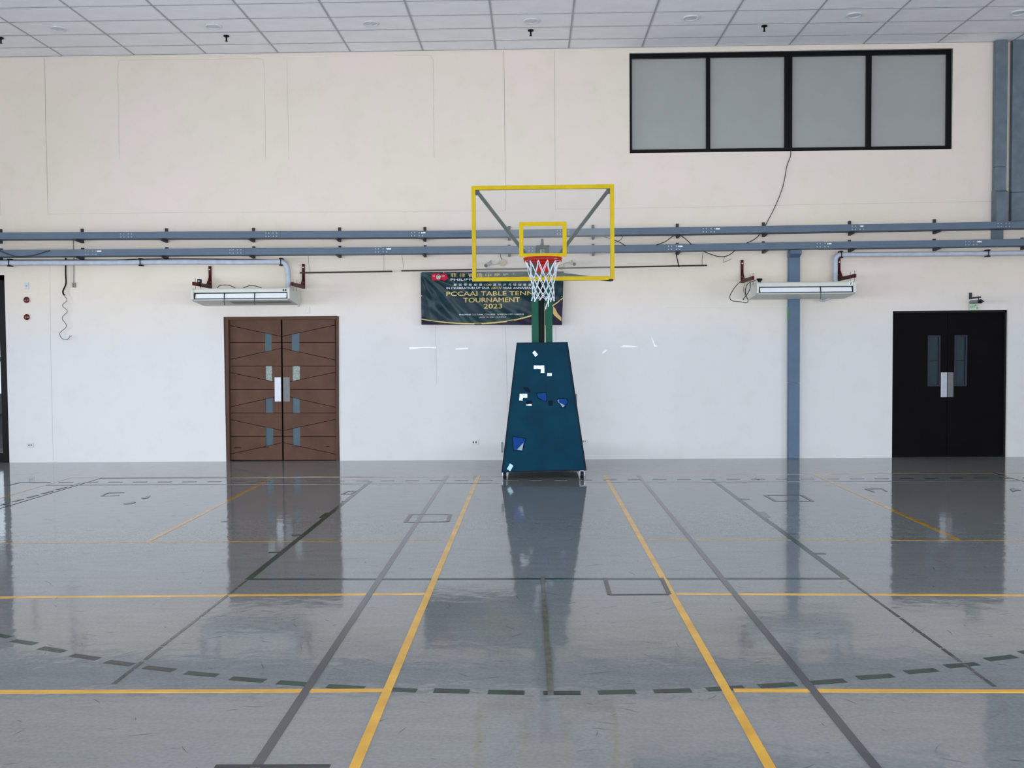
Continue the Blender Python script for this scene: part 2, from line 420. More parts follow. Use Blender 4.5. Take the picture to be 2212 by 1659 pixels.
# lines of one leaf (crop coordinates at hinge side and meeting side)
LEFT_L = [(128, 132), (200, 316), (378, 378), (557, 438), (620, 620), (683, 794), (859, 859), (1042, 921), (1101, 1101), (1165, 1280), (1343, 1343), (1524, 1405), (1583, 1583)]
for side in (0, 1):
    if side == 0: xh, xm = (148, 166), (695, 711)
    else: xh, xm = (1250, 1262), (708, 724)
    def ptx(v, y):                              # v 0 = hinge side, 1 = meeting side
        t = (y-130)/1450.0
        a = xh[0]+(xh[1]-xh[0])*t; c = xm[0]+(xm[1]-xm[0])*t
        return a+(c-a)*v
    leaf_b = NB()
    c4 = [dw(ptx(0, 128), 128), dw(ptx(1, 128), 128), dw(ptx(1, 1585), 1585), dw(ptx(0, 1585), 1585)]
    prism(leaf_b, [(p.x, max(p.z, .006)) for p in c4], 'y', YD+.012, YD+.05)
    leaf = obj('door_leaf', leaf_b, MGROOVE, door)
    PX = ((530, 600), (538, 606), (538, 613), (541, 617)) if side == 0 else ((803, 884), (813, 889), (817, 889), (820, 893))
    G = 2.9
    def yline(k, v): return LEFT_L[k][0]+(LEFT_L[k][1]-LEFT_L[k][0])*v
    def vofx(x, y):
        t = (y-130)/1450.0
        a = xh[0]+(xh[1]-xh[0])*t; c = xm[0]+(xm[1]-xm[0])*t
        return (x-a)/(c-a)
    pane_of = {1: 0, 2: 0, 4: 1, 7: 2, 9: 3, 10: 3}
    def piece(name, k, va, vb, mat, y0, y1, g=G, kb=None):
        kb = k+1 if kb is None else kb
        pts = []
        for v, kk, s in ((va, k, 1), (vb, k, 1), (vb, kb, -1), (va, kb, -1)):
            y = yline(kk, v)+s*g; p = dw(ptx(v, y), y); pts.append((p.x, max(p.z, .008)))
        bb = NB(); prism(bb, pts, 'y', y0, y1); return sub(name, bb, mat, leaf)
    for k in range(12):
        if k in pane_of:
            a, c = PX[pane_of[k]]; ym = (LEFT_L[k][0]+LEFT_L[k+1][0])/2
            va, vb = sorted((vofx(a, ym), vofx(c, ym)))
            piece('door_panel', k, .003, va, MWOOD, YD, YD+.014)
            piece('door_panel', k, vb, .997, MWOOD, YD, YD+.014)
        else: piece('door_panel', k, .003, .997, MWOOD, YD, YD+.014)
    for i, (k, kb) in enumerate(((1, 3), (4, 5), (7, 8), (9, 11))):
        a, c = PX[i]; ym = (LEFT_L[k][0]+LEFT_L[kb][0])/2
        va, vb = sorted((vofx(a, ym), vofx(c, ym)))
        pn = piece('pane', k, va, vb, MPAPER if i == 1 else MTEAL, YD+.009, YD+.0125, 1.0, kb)
        if i == 1: pn['label'] = 'pale papered pane'
    q = [dw(632, 735), dw(697, 735), dw(699, 982), dw(634, 982)] if side == 0 else [dw(720, 735), dw(786, 735), dw(789, 982), dw(722, 982)]
    bb = NB(); prism(bb, [(p.x, p.z) for p in q], 'y', YD-.006, YD)
    sub('push_plate', bb, STEEL if side == 0 else M('dull_steel', (112, 113, 116), 0.55, 1.0), leaf)
    for a, c, y in (((220, 290, 1457), (485, 575, 1450)) if side == 0 else ((810, 880, 1447), (1160, 1195, 1443))):
        p, q = dw(a, y-3), dw(c, y+3)
        bb = NB(); box(bb, p.x, q.x, YD-.002, YD, q.z, p.z); sub('kick_mark', bb, MGROOVE, leaf)
b = NB(); box(b, BD[0], BD[1], .2, .24, 0, BD[3]); obj('door_backing', b, M('dark_backing'), door)

# ------------------------------------------------------------------ black double door
door = struct(thing('door_2', None, None, ((KD[0]+KD[1])/2, 0, 0)))
MBLK = M('black_painted_door', (13, 12, 14), 0.6, var=0.15, scale=3, spec=0.05)
YK = 0.07
b = NB(); box(b, KD[0], KD[1], .02, .16, KD[3]-.035, KD[3]); box(b, KD[0], KD[0]+.02, .02, .16, 0, KD[3]); box(b, KD[1]-.035, KD[1], .02, .16, 0, KD[3])
obj('door_frame', b, M('black_door_frame', (24, 24, 26), 0.4), door)
xm = W(2046, 850, YK).x
MVF = M('dark_vision_frame', (46, 47, 58), 0.4)
MVG = M('dark_teal_vision_glass', (26, 44, 54), 0.2, spec=0.25)
for xa, xb, wa, wb, pa, pb in ((KD[0]+.02, xm-.003, 2003.6, 2031, 2032, 2045.3), (xm+.003, KD[1]-.035, 2061, 2089, 2046.6, 2059.3)):
    wx0, wx1 = W(wa, 780, YK).x, W(wb, 780, YK).x; wz0, wz1 = W(2046, 834.5, YK).z, W(2046, 724, YK).z
    b = NB(); wall_cells(b, xa, xb, .008, KD[3]-.035, [(wx0+.03, wx1-.03, wz0+.03, wz1-.03)], lambda bb, a, c, d, e: box(bb, a, c, YK, YK+.045, d, e))
    leaf = obj('door_leaf', b, MBLK, door)
    b = NB(); t = .03
    for q in ((wx0, wx0+t, wz0, wz1), (wx1-t, wx1, wz0, wz1), (wx0+t, wx1-t, wz0, wz0+t), (wx0+t, wx1-t, wz1-t, wz1)): box(b, q[0], q[1], YK-.012, YK+.01, q[2], q[3], .004)
    sub('vision_frame', b, MVF, leaf)
    b = NB(); box(b, wx0+t, wx1-t, YK+.015, YK+.022, wz0+t, wz1-t); sub('pane', b, MVG, leaf)
    b = NB(); box(b, wx0+t, wx1-t, YK+.008, YK+.016, (wz0+wz1)/2-.004, (wz0+wz1)/2+.004); sub('pane_bar', b, BLACK, leaf)
    zz = (W(2046, 857.7, YK).z, W(2046, 804.5, YK).z)
    b = NB(); box(b, W(pa, 830, YK).x, W(pb, 830, YK).x, YK-.006, YK, zz[0], zz[1]); sub('push_plate', b, STEEL if pa < 2040 else M('dull_steel', (104, 104, 104), 0.6, 1.0), leaf)
b = NB(); box(b, KD[0], KD[1], .2, .24, 0, KD[3]); obj('door_backing', b, M('dark_backing'), door)
b = NB(); box(b, KD[1]-.004, KD[1]+.014, -.004, .02, 0, KD[3]+.02); obj('door_edge_trim', b, M('window_trim_paint'), door)

# ------------------------------------------------------------------ glass entrance at the left end, and the lobby outside it
door = struct(thing('door_3', None, None, ((GD[0]+GD[1])/2, 0, 0)))
jw = .115
b = NB()
for q in ((GD[1]-jw, GD[1], 0, GD[3]), (GD[0], GD[0]+jw, 0, GD[3]), (GD[0], GD[1], GD[3]-.09, GD[3]), ((GD[0]+GD[1])/2-.05, (GD[0]+GD[1])/2+.05, 0, GD[3])): box(b, q[0], q[1], .01, .12, q[2], q[3], .004)
obj('door_frame', b, BLACK, door)
tz = W(5, 697).z
b = NB(); box(b, GD[0]+jw, GD[1]-jw, .02, .1, tz-.07, tz+.03); obj('transom_bar', b, BLACK, door)
for a, c in ((GD[0]+jw, (GD[0]+GD[1])/2-.05), ((GD[0]+GD[1])/2+.05, GD[1]-jw)):
    b = NB(); box(b, a, c, .055, .065, tz+.03, GD[3]-.09); obj('transom_pane', b, CLEAR, door)
    b = NB(); box(b, a, c, .055, .065, .16, tz-.07); obj('pane', b, CLEAR, door)
    b = NB(); box(b, a, c, .03, .09, 0, .16); obj('kick_rail', b, BLACK, door)
b = NB(); wall_cells(b, -16, -4, 0, 4.2, [(-15, -6, .9, 2.55)], lambda bb, a, c, d, e: box(bb, a, c, 6.0, 6.2, d, e)); box(b, -15, -6, 6.05, 6.15, 1.65, 1.75)
struct(obj('wall_lobby', b, M('dark_lobby_wall', (40, 40, 42), 0.7)))
b = NB(); box(b, -16, -4, .25, 6.2, 3.75, 3.9); struct(obj('ceiling_lobby', b, M('brown_lobby_ceiling', (120, 72, 52), 0.6)))

# ------------------------------------------------------------------ court markings: tapes stuck on the floor
YEL = M('yellow_court_tape', (216, 166, 52), 0.22, var=0.1, scale=4, dirt=(196, 146, 40), spec=.5)
YEL2 = M('worn_yellow_court_tape', (150, 120, 56), 0.1, var=0.25, scale=9, spec=.5)
YEL3 = M('dulled_yellow_court_tape', (176, 132, 44), 0.1, var=0.2, scale=6, spec=.5)
GRY = M('grey_court_tape', (64, 67, 75), 0.15, var=0.06, scale=4, spec=.5)
GRN = M('dark_green_court_tape', (6, 50, 40), 0.2, var=0.3, scale=6, spec=.4)
BLK = M('charcoal_court_tape', (32, 33, 38), 0.2, var=0.15, scale=8, spec=.4)
OLD = M('faded_grey_court_tape', (72, 73, 70), 0.12, var=0.25, scale=12, spec=.5)
TZ = [0.0008]
def strip(name, a, b_, w, mat, z=None, ragged=0.0):
    A, B = F(*a), F(*b_)
    A.z = B.z = 0
    t = (B-A); Ln = t.length; t.normalize(); n = Vector((-t.y, t.x, 0))*w/2
    TZ[0] += 0.00002
    z = TZ[0] if z is None else z
    bb = NB(); k = max(1, int(Ln/.25)) if ragged else 1
    prev = None
    for i in range(k+1):
        p = A+t*Ln*i/k; r1 = 1+random.uniform(-ragged, ragged); r2 = 1+random.uniform(-ragged, ragged)
        cur = [bb.verts.new((p.x+n.x*r1, p.y+n.y*r1, z)), bb.verts.new((p.x-n.x*r2, p.y-n.y*r2, z)),
               bb.verts.new((p.x-n.x*r2, p.y-n.y*r2, .0001)), bb.verts.new((p.x+n.x*r1, p.y+n.y*r1, .0001))]
        if prev:
            for q in range(4): bb.faces.new((prev[q], prev[(q+1) % 4], cur[(q+1) % 4], cur[q]))
        else: bb.faces.new(cur)
        prev = cur
    bb.faces.new(list(reversed(prev)))
    return obj(name, bb, mat, floor)
def poly(name, pts, mat):
    TZ[0] += 0.00002
    bb = NB(); prism(bb, [(F(*p).x, F(*p).y) for p in pts], 'z', .0001, TZ[0]); return obj(name, bb, mat, floor)
T2 = .048
# three point arc dashes
DASH = [((-35, 1366), (20, 1377)), ((28, 1383.5), (77, 1391)), ((88, 1399.5), (138, 1407.5)), ((155, 1415), (212, 1423.5)), ((230, 1429), (285, 1436.5)), ((312, 1441.5), (375, 1448.5)), ((401, 1453.5), (469, 1459.5)), ((499, 1465), (571, 1471)), ((600, 1474), (662, 1478.5)), ((707, 1482), (786, 1487)), ((840, 1489), (900, 1492)), ((937, 1492), (1014, 1494)), ((1054, 1495.5), (1133, 1496.5)), ((1174, 1497), (1254, 1497)), ((1292, 1496.5), (1373, 1494.5)), ((1412, 1493.5), (1493, 1491.5)), ((1527, 1489.5), (1607, 1485)), ((1640, 1482.5), (1719, 1478)), ((1752, 1475), (1825, 1470)), ((1853, 1464.5), (1928, 1459)), ((1957, 1452.5), (2023, 1447)), ((2044, 1440), (2112, 1434)), ((2132, 1425.5), (2193, 1418)), ((2206, 1411), (2262, 1402))]
for i, (a, c) in enumerate(DASH):
    strip('arc_dash_tape', a, c, .062, BLK if 2 < i < 6 else GRN, ragged=.1)
    if i in (2, 7, 11, 12, 13, 15, 16, 17, 18, 20, 21): # charcoal ends where the green has been patched
        e = .25 if i % 2 else .75
        m0 = (a[0]+(c[0]-a[0])*(e-.2), a[1]+(c[1]-a[1])*(e-.2)); m1 = (a[0]+(c[0]-a[0])*(e+.22), a[1]+(c[1]-a[1])*(e+.22))
        strip('patch_tape', m0, m1, .058, BLK)
# yellow cross lines
strip('yellow_court_line', (-1200, 1499.4), (832, 1491.5), .05, YEL)
strip('yellow_court_line', (1585, 1491.5), (3400, 1497), .05, YEL)
strip('yellow_court_line', (-1200, 1301.3), (930, 1282.5), .05, YEL)
strip('yellow_court_line', (1460, 1282.5), (3400, 1291.8), .05, YEL)
strip('worn_yellow_line', (-1000, 1180.3), (982, 1166), .045, YEL2, ragged=.2)
strip('worn_yellow_line', (1388, 1165), (3200, 1170.4), .045, YEL2, ragged=.2)
strip('worn_yellow_line', (150, 1032), (1034, 1027.5), .05, YEL2, ragged=.2)
strip('worn_yellow_line', (1308, 1025.5), (2400, 1021), .05, YEL2, ragged=.2)
# lines running towards the wall
strip('worn_yellow_line', (588, 1032.5), (318, 1171), .05, YEL3, ragged=.12)
strip('worn_yellow_line', (1757, 1024), (2068, 1165), .05, YEL3, ragged=.12)
strip('worn_yellow_line', (152, 1032), (-120, 1110), .05, YEL2, ragged=.1)
# free throw lane (dark green)
strip('lane_line', (800, 1040), (536, 1252), .055, GRN, ragged=.06)
strip('lane_line', (1538, 1036), (1829, 1251), .055, GRN, ragged=.06)
strip('free_throw_line', (535, 1251.5), (1830, 1250), .05, GRN, ragged=.06)
for k in range(14):
    a = k/14; c = a+.064+random.uniform(-.012, .008)
    strip('faded_line_scrap', (533-288*a, 1254+224*a), (533-288*c, 1254+224*c), .022, OLD, ragged=.2)
    strip('faded_line_scrap', (1832+318*a, 1253+231*a), (1832+318*c, 1253+231*c), .021, OLD if k > 9 else BLK, ragged=.2)
strip('centre_line', (1172, 1246), (1189.5, 1501), .034, M('worn_tan_grey_tape', (98, 97, 88), 0.12, var=.25, scale=12, spec=.5), ragged=.12)
# long grey pair
strip('grey_court_line', (967, 1027), (530, 1691), .048, GRY)
strip('grey_court_line', (1379, 1027), (1919, 1691), .048, GRY)
# long yellow pair
strip('yellow_court_line', (1034, 1027), (752, 1691), .05, YEL)
strip('yellow_court_line', (1307, 1027), (1682, 1691), .05, YEL)
strip('tape_bar', (465, 1655.5), (713, 1655), .03, BLK)
# lane marks
for a, c in (((630, 1156.6), (653, 1156)), ((580, 1194), (606, 1193.6)), ((1700, 1153.6), (1723, 1153.6)), ((1758, 1196), (1783, 1196)), ((1601, 1078), (1619, 1078)), ((478, 1127), (492, 1126.6)), ((738, 1083), (752, 1082.5))):
    strip('lane_mark', a, c, .05, BLK)
poly('lane_block', [(688, 1119), (703, 1108), (714, 1108), (700, 1119.5)], GRN)
poly('lane_block', [(1637, 1106), (1651, 1105.5), (1665, 1118), (1650, 1119)], GRY)
# far base line with dashes
x = 128.0
while x < 2330:
    y = 1042.5-(x/2212)*10
    strip('base_line_dash', (x, y), (x+29, y-.13), .05, BLK); x += 53.4
strip('base_line_dash', (42, 1042.5), (108, 1042), .05, BLK)
strip('base_line_dash', (17, 1049), (42, 1042.6), .04, BLK)
for k in range(6):
    t0, t1 = k/6, k/6+.1
    strip('corner_dash', (175-190*t0, 1043.5+52*t0), (175-190*t1, 1043.5+52*t1), .05, BLK)
strip('thin_grey_line', (216, 1033), (-120, 1134), .04, OLD)
strip('thin_grey_line', (216, 1033), (1090, 1030), .02, OLD)
strip('thin_grey_line', (100, 1048), (1084, 1044), .03, OLD)
strip('thin_grey_line', (1262, 1042.5), (2300, 1038), .03, OLD)
strip('thin_grey_line', (2146, 1022), (2300, 1063), .04, OLD)
def taperect(c, w=.03, skip=()):
    for i in range(4):
        if i in skip: continue
        strip('box_mark_tape', c[i], c[(i+1) % 4], w if i % 2 == 0 else w*1.35, BLK)
taperect([(887.5, 1112), (972.5, 1111.5), (967, 1127), (875.5, 1128.5)])
taperect([(1307, 1249), (1429, 1249), (1446, 1284), (1317, 1285)], .024, (0,))
taperect([(1652.6, 1070), (1731, 1070), (1756, 1083), (1676, 1083)])
taperect([(752, 1061.5), (768, 1061), (758, 1067.5), (738, 1068)], .02)
taperect([(1870, 1056.5), (1906, 1056), (1915, 1062), (1888, 1063)], .02, (2,))
taperect([(232, 1065), (268, 1064.5), (258, 1070.5), (219, 1072)], .02, (1,))
for p in ([(305, 1076), (314, 1075), (319, 1071), (325, 1071), (321, 1075.5), (310, 1078)], [(267, 1088.5), (283, 1086), (288, 1084), (293, 1085.5), (286, 1088), (272, 1089.5)], [(2181, 1056.5), (2190, 1053.5), (2194, 1057), (2206, 1059), (2192, 1061), (2188, 1063)], [(1630, 1034.5), (1634, 1030.5), (1633, 1034), (1640, 1037)]):
    poly('torn_tape_scrap', p, BLK)
# scuffs
MSC = M('rubber_scuff', (84, 88, 90), 0.12, var=0.12, scale=30, spec=.5)
bb = NB()
for k in range(2600):
    y = random.uniform(-12.6, -.4); x = random.uniform(-9.5, 9.5); a = random.gauss(0, .6) if random.random() < .7 else random.uniform(0, 3.14)
    l = random.uniform(.02, .16)*(1.8 if random.random() < .06 else .8); w = random.uniform(.0008, .003)
    n = 4; cv = random.uniform(-.5, .5); prev = None; p = Vector((x, y, .0006))
    for i in range(n+1):
        t = Vector((math.cos(a+cv*i/n), math.sin(a+cv*i/n), 0)); s = Vector((-t.y, t.x, 0))*w*(1-abs(2*i/n-1)*.8)
        cur = (bb.verts.new(p+s), bb.verts.new(p-s))
        if prev: bb.faces.new((prev[0], prev[1], cur[1], cur[0]))
        prev = cur; p = p+t*l/n
tag(obj('scuff_marks', bb, MSC, floor), kind='stuff')

# ------------------------------------------------------------------ cable trays and their brackets
MTRAY = M('grey_blue_tray_paint', (98, 113, 130), 0.5, var=0.06, scale=4)
MBRK = M('dark_grey_bracket', (62, 66, 74), 0.5)
MBOLT = M('bright_bolt', (175, 180, 185), 0.4, 0.6)
MWHITE = M('white_label', (238, 240, 240), 0.5)
UP = [(-300, 504.5), (0, 502.6), (300, 501), (600, 499.6), (1000, 498), (1328, 492.7), (1640, 488.7), (1840, 484.7), (2080, 480.6), (2212, 477.4), (2500, 472)]
LO = [(-300, 541.5), (0, 539.7), (400, 537), (600, 534.6), (1000, 532.5), (1328, 530), (1640, 524.5), (1920, 519.7), (2212, 516.6), (2500, 512)]
YT = -0.30
def ti(tab, x): return float(np.interp(x, [p[0] for p in tab], [p[1] for p in tab]))
JU = [-260, -40, 275, 588, 903, 1218, 1533, 1855, 2170, 2450]
JL = [-260, -118, 198, 511, 825, 1140, 1458, 1779, 2100, 2450]
UP = [(j, ti(UP, j)) for j in JU]; LO = [(j, ti(LO, j)) for j in JL]
STU = {903: (910, 919), 1533: (1546, 1555), 1855: (1859, 1864)}
STL = {198: (210, 219), 825: (836, 845), 1458: (1465, 1474), 1779: (1787, 1796), 2100: (2111, 2120)}
tray_bottom = {}
for nm, tab, J, ST, lab in (('upper', UP, JU, STU, 'long grey blue cable tray, upper of the two along the wall'), ('lower', LO, JL, STL, 'long grey blue cable tray, lower of the two along the wall')):
    c0 = W(1106, ti(tab, 1106), YT)
    tr = thing('cable_tray', lab, 'cable tray', (c0.x, YT/2, c0.z-.1), 'cable trays on the far wall')
    for i in range(len(J)-1):
        a, c = J[i], J[i+1]
        pa, pb = W(a, ti(tab, a), YT), W(c, ti(tab, c), YT)
        ha = .108; j = random.uniform(-.004, .004)
        bb = NB()
        A = [(YT, 0), (YT, -ha), (-.04, -ha), (-.04, 0), (-.044, 0), (-.044, -ha+.004), (YT+.004, -ha+.004), (YT+.004, 0)]
        va = [bb.verts.new((pa.x, y, pa.z+z+j)) for y, z in A]; vb = [bb.verts.new((pb.x, y, pb.z+z+j)) for y, z in A]
        for k in range(8): bb.faces.new((va[k], va[(k+1) % 8], vb[(k+1) % 8], vb[k]))
        obj('tray_section', bb, MTRAY, tr)
        if 0 < i:
            p = W(a, ti(tab, a)+7.5, YT)
            bb = NB(); box(bb, p.x-.13, p.x+.13, YT-.004, YT, p.z-.043, p.z+.043); pl = obj('splice_plate', bb, MTRAY, tr)
            bb = NB()
            for u in (-.105, -.055, .02, .075):
                for v in (-.026, .026): box(bb, p.x+u-.007, p.x+u+.007, YT-.009, YT-.003, p.z+v-.007, p.z+v+.007)
            tag(obj('bolt_heads', bb, MBOLT, tr), kind='stuff')
            if a in ST:
                s0, s1 = ST[a]; q0, q1 = W(s0, ti(tab, s0)+3, YT), W(s1, ti(tab, s1)+6, YT)
                bb = NB(); box(bb, q0.x, q1.x, YT-.006, YT-.001, q1.z, q0.z); obj('label_sticker', bb, MWHITE, tr)
BPX = [-182, 2, 178, 360, 548, 734, 918, 1100, 1281, 1463, 1649, 1835, 2018, 2208]
ordn = ['', 'first', 'second', 'third', 'fourth', 'fifth', 'sixth', 'seventh', 'eighth', 'ninth', 'tenth', 'eleventh', 'twelfth', 'thirteenth']
bmeshes = None
for tab, nm in ((UP, 'upper'), (LO, 'lower')):
    for k, px in enumerate(BPX):
        if k == 0 or (k == 13 and nm == 'upper'): continue
        zt = W(px, ti(tab, px), YT).z; p = Vector((W(px, 520, -.02).x, 0, zt-.112))
        t = thing('tray_bracket', 'dark steel bracket under the %s cable tray, %s from the left' % (nm, ordn[k]), 'bracket', p, '%s cable tray brackets' % nm)
        if bmeshes is None:
            bb = NB(); box(bb, -.022, .022, -.035, 0, -.036, .205, .003); m1 = bpy.data.meshes.new('upright'); bb.to_mesh(m1); bb.free(); m1.materials.append(MBRK)
            bb = NB(); prism(bb, [(0, 0), (YT+.015, 0), (YT+.015, -.018), (-.035, -.036), (0, -.036)], 'x', -.018, .018); m2 = bpy.data.meshes.new('arm'); bb.to_mesh(m2); bb.free(); m2.materials.append(MBRK)
            bb = NB(); box(bb, -.022, .022, -.035, 0, -.036, .165, .003); m3 = bpy.data.meshes.new('upright'); bb.to_mesh(m3); bb.free(); m3.materials.append(MBRK)
            bmeshes = (m1, m2, m3)
        link('upright', bmeshes[0 if nm == 'upper' else 2], None, t, True); link('arm', bmeshes[1], None, t, True)

# ------------------------------------------------------------------ vertical cable trunking
MDUCT = M('slate_blue_trunking', (92, 112, 134), 0.5, var=0.08, scale=3)
t = thing('cable_trunking', 'tall slate blue trunking running down the wall behind the air conditioner to the floor', 'trunking', (W(1716, 800).x, 0, 0))
xa, xb = W(1704, 700, -.11).x, W(1728, 700, -.11).x; zj = W(1716, 827, -.11).z; zb = W(1716, 556, -.11).z
b = NB(); box(b, xa, xb, -.11, -.025, 0.002, zj-.003, .004); obj('lower_cover', b, MDUCT, t)
b = NB(); box(b, xa, xb, -.11, -.025, zj+.003, zb, .004); obj('upper_cover', b, MDUCT, t)
za = W(1718, ti(LO, 1718), YT).z-.115
b = NB(); prism(b, [(-.11, zb), (-.23, zb+.05), (-.23, za), (-.025, za), (-.025, zb)], 'x', W(1707, 545, -.2).x, W(1731, 545, -.2).x); obj('offset_head', b, MDUCT, t)
b = NB(); box(b, xa-.006, xa, -.09, -.03, W(1704, 692, -.1).z, W(1704, 664, -.1).z); obj('edge_tape', b, M('green_tape', (90, 170, 90), .5), t)
MDUCT2 = M('mottled_slate_trunking', (104, 117, 127), 0.5, var=0.13, scale=6)
t = thing('cable_trunking', 'narrow slate blue trunking from the ceiling down to the trays, right of the window', 'trunking', (W(2162, 300).x, 0, W(2162, 517).z))
zt, z1, z2, z3 = HC-.005, W(2160, 361, -.1).z, W(2160, 411, -.12).z, W(2160, 517, -.1).z
xa, xb = W(2150.5, 250, -.12).x, W(2176, 250, -.12).x
b = NB(); box(b, xa, xb, -.12, -.025, z1+.003, zt, .004); obj('upper_cover', b, MDUCT2, t)
b = NB(); box(b, xa, xb, -.12, -.025, z2, z1-.003, .004); obj('middle_cover', b, MDUCT2, t)
zu = W(2160, ti(UP, 2160), YT).z+.012
b = NB(); prism(b, [(-.025, zu), (-.2, zu), (-.2, z2-.04), (-.12, z2), (-.025, z2)], 'x', xa-.005, xb-.002); obj('offset_head', b, MDUCT2, t)
b = NB(); box(b, xa-.005, xb-.002, -.036, -.025, W(2160, ti(LO, 2160), YT).z, zu); obj('tail_cover', b, MDUCT2, t)
t = thing('cable_trunking', 'wide mottled slate trunking at the right edge, from the ceiling to the upper tray', 'trunking', (W(2240, 300).x, 0, W(2200, 476).z))
xa, xb = W(2187, 250, -.11).x, W(2330, 250, -.11).x; zj = W(2200, 415, -.11).z; z3 = W(2200, ti(UP, 2200), YT).z+.03
b = NB(); box(b, xa, xb, -.11, -.025, zj+.003, zt, .004); obj('upper_cover', b, MDUCT2, t)
b = NB(); box(b, xa, xb, -.11, -.025, z3, zj-.003, .004); obj('lower_cover', b, MDUCT2, t)

# ------------------------------------------------------------------ wrapped refrigerant pipes
MPIPE = M('pale_blue_pipe_wrap', (184, 192, 206), 0.45, var=0.1, scale=9, bump=.3, bscale=25)
def pipe(label, pts, r, clamps, y=-.17):
    P = smooth_path([W(a, c, y) for a, c in pts], 4)
    t = thing('insulated_pipe', label, 'pipe', P[0], 'wrapped pipes feeding the air conditioners')
    bb = NB(); tube(bb, P, [r*(1+random.uniform(-.05, .05)) for _ in P], 14); obj('pipe', bb, MPIPE, t, True)
    for a, c in clamps:
        p = W(a, c, y)
        bb = NB()
        box(bb, p.x-.028, p.x+.028, y-.05, y+.05, p.z+r+.002, p.z+r+.022, .003); box(bb, p.x-.028, p.x+.028, y-.05, y+.05, p.z-r-.02, p.z-r-.002, .003)
        box(bb, p.x-.006, p.x+.006, y-r-.012, y-r-.004, p.z-r-.01, p.z+r+.01); box(bb, p.x-.006, p.x+.006, y+r, -.03, p.z+r+.004, p.z+r+.018)
        obj('clamp', bb, BLACK, t)
    return t, P
tp, P = pipe('pale wrapped pipe along the left wall, bending down into the unit numbered 11', [(-260, 570), (0, 567.8), (200, 567.3), (300, 566.5), (400, 565.8), (520, 566.3), (598, 565.4), (611, 567), (619, 575), (622, 588), (622.8, 610), (623, 624)], .043, [(22, 567.8), (305, 566.5), (608, 566)])
bb = NB(); tube(bb, [W(a, c, -.15) for a, c in ((-260, 563.5), (0, 561.8), (250, 561.5), (300, 559.7), (400, 559), (605, 561))], .008, 6); obj('pipe_shadow_line', bb, BLACK, tp)  # dark line modelled in place of the shadow above the pipe
pipe('pale wrapped pipe at right, bending down into the unit numbered 2', [(2480, 545), (2212, 546.5), (2133, 547.5), (1900, 549.5), (1825, 550), (1812, 551.5), (1805.5, 558), (1804.5, 570), (1804.5, 612)], .038, [(1816, 550), (2133, 547.5)])

# ------------------------------------------------------------------ text helper
def text_mesh(body, bold=0.0, shear=0.0):
    c = bpy.data.curves.new('lettering', 'FONT'); c.body = body; c.offset = bold; c.shear = shear; c.resolution_u = 3
    o = bpy.data.objects.new('lettering_source', c); COL.objects.link(o)
    dg = bpy.context.evaluated_depsgraph_get()
    me = bpy.data.meshes.new_from_object(o.evaluated_get(dg))
    bpy.data.objects.remove(o); bpy.data.curves.remove(c)
    return me
def fit_text(name, body, px, y, mat, parent, bold=.01, shear=0.0, fn=None, fat=0.0):
    me = text_mesh(body, bold, shear)
    if fat:                                     # heavier strokes: the same glyphs printed again a hair to each side
        V = [tuple(v.co) for v in me.vertices]; P = [tuple(p.vertices) for p in me.polygons]; n = len(V)
        me2 = bpy.data.meshes.new(name)
        me2.from_pydata([(x+d, y_+e, 0) for d, e in ((0, 0), (fat, 0), (-fat, 0), (0, fat), (0, -fat)) for x, y_, _ in V], [], [tuple(i+k*n for i in p) for k in range(5) for p in P])
        me = me2
    co = np.array([v.co[:] for v in me.vertices]); mn, mx = co.min(0), co.max(0)
    a = W(px[0], px[3], y); c = W(px[2], px[1], y)
    for v in me.vertices:
        u = (v.co.x-mn[0])/(mx[0]-mn[0]); w = (v.co.y-mn[1])/(mx[1]-mn[1])
        X = a.x+u*(c.x-a.x); Z = a.z+w*(c.z-a.z)
        v.co = (X, fn(X, Z) if fn else y, Z)
    me.name = name; me.materials.clear()
    return link(name, me, mat, parent)

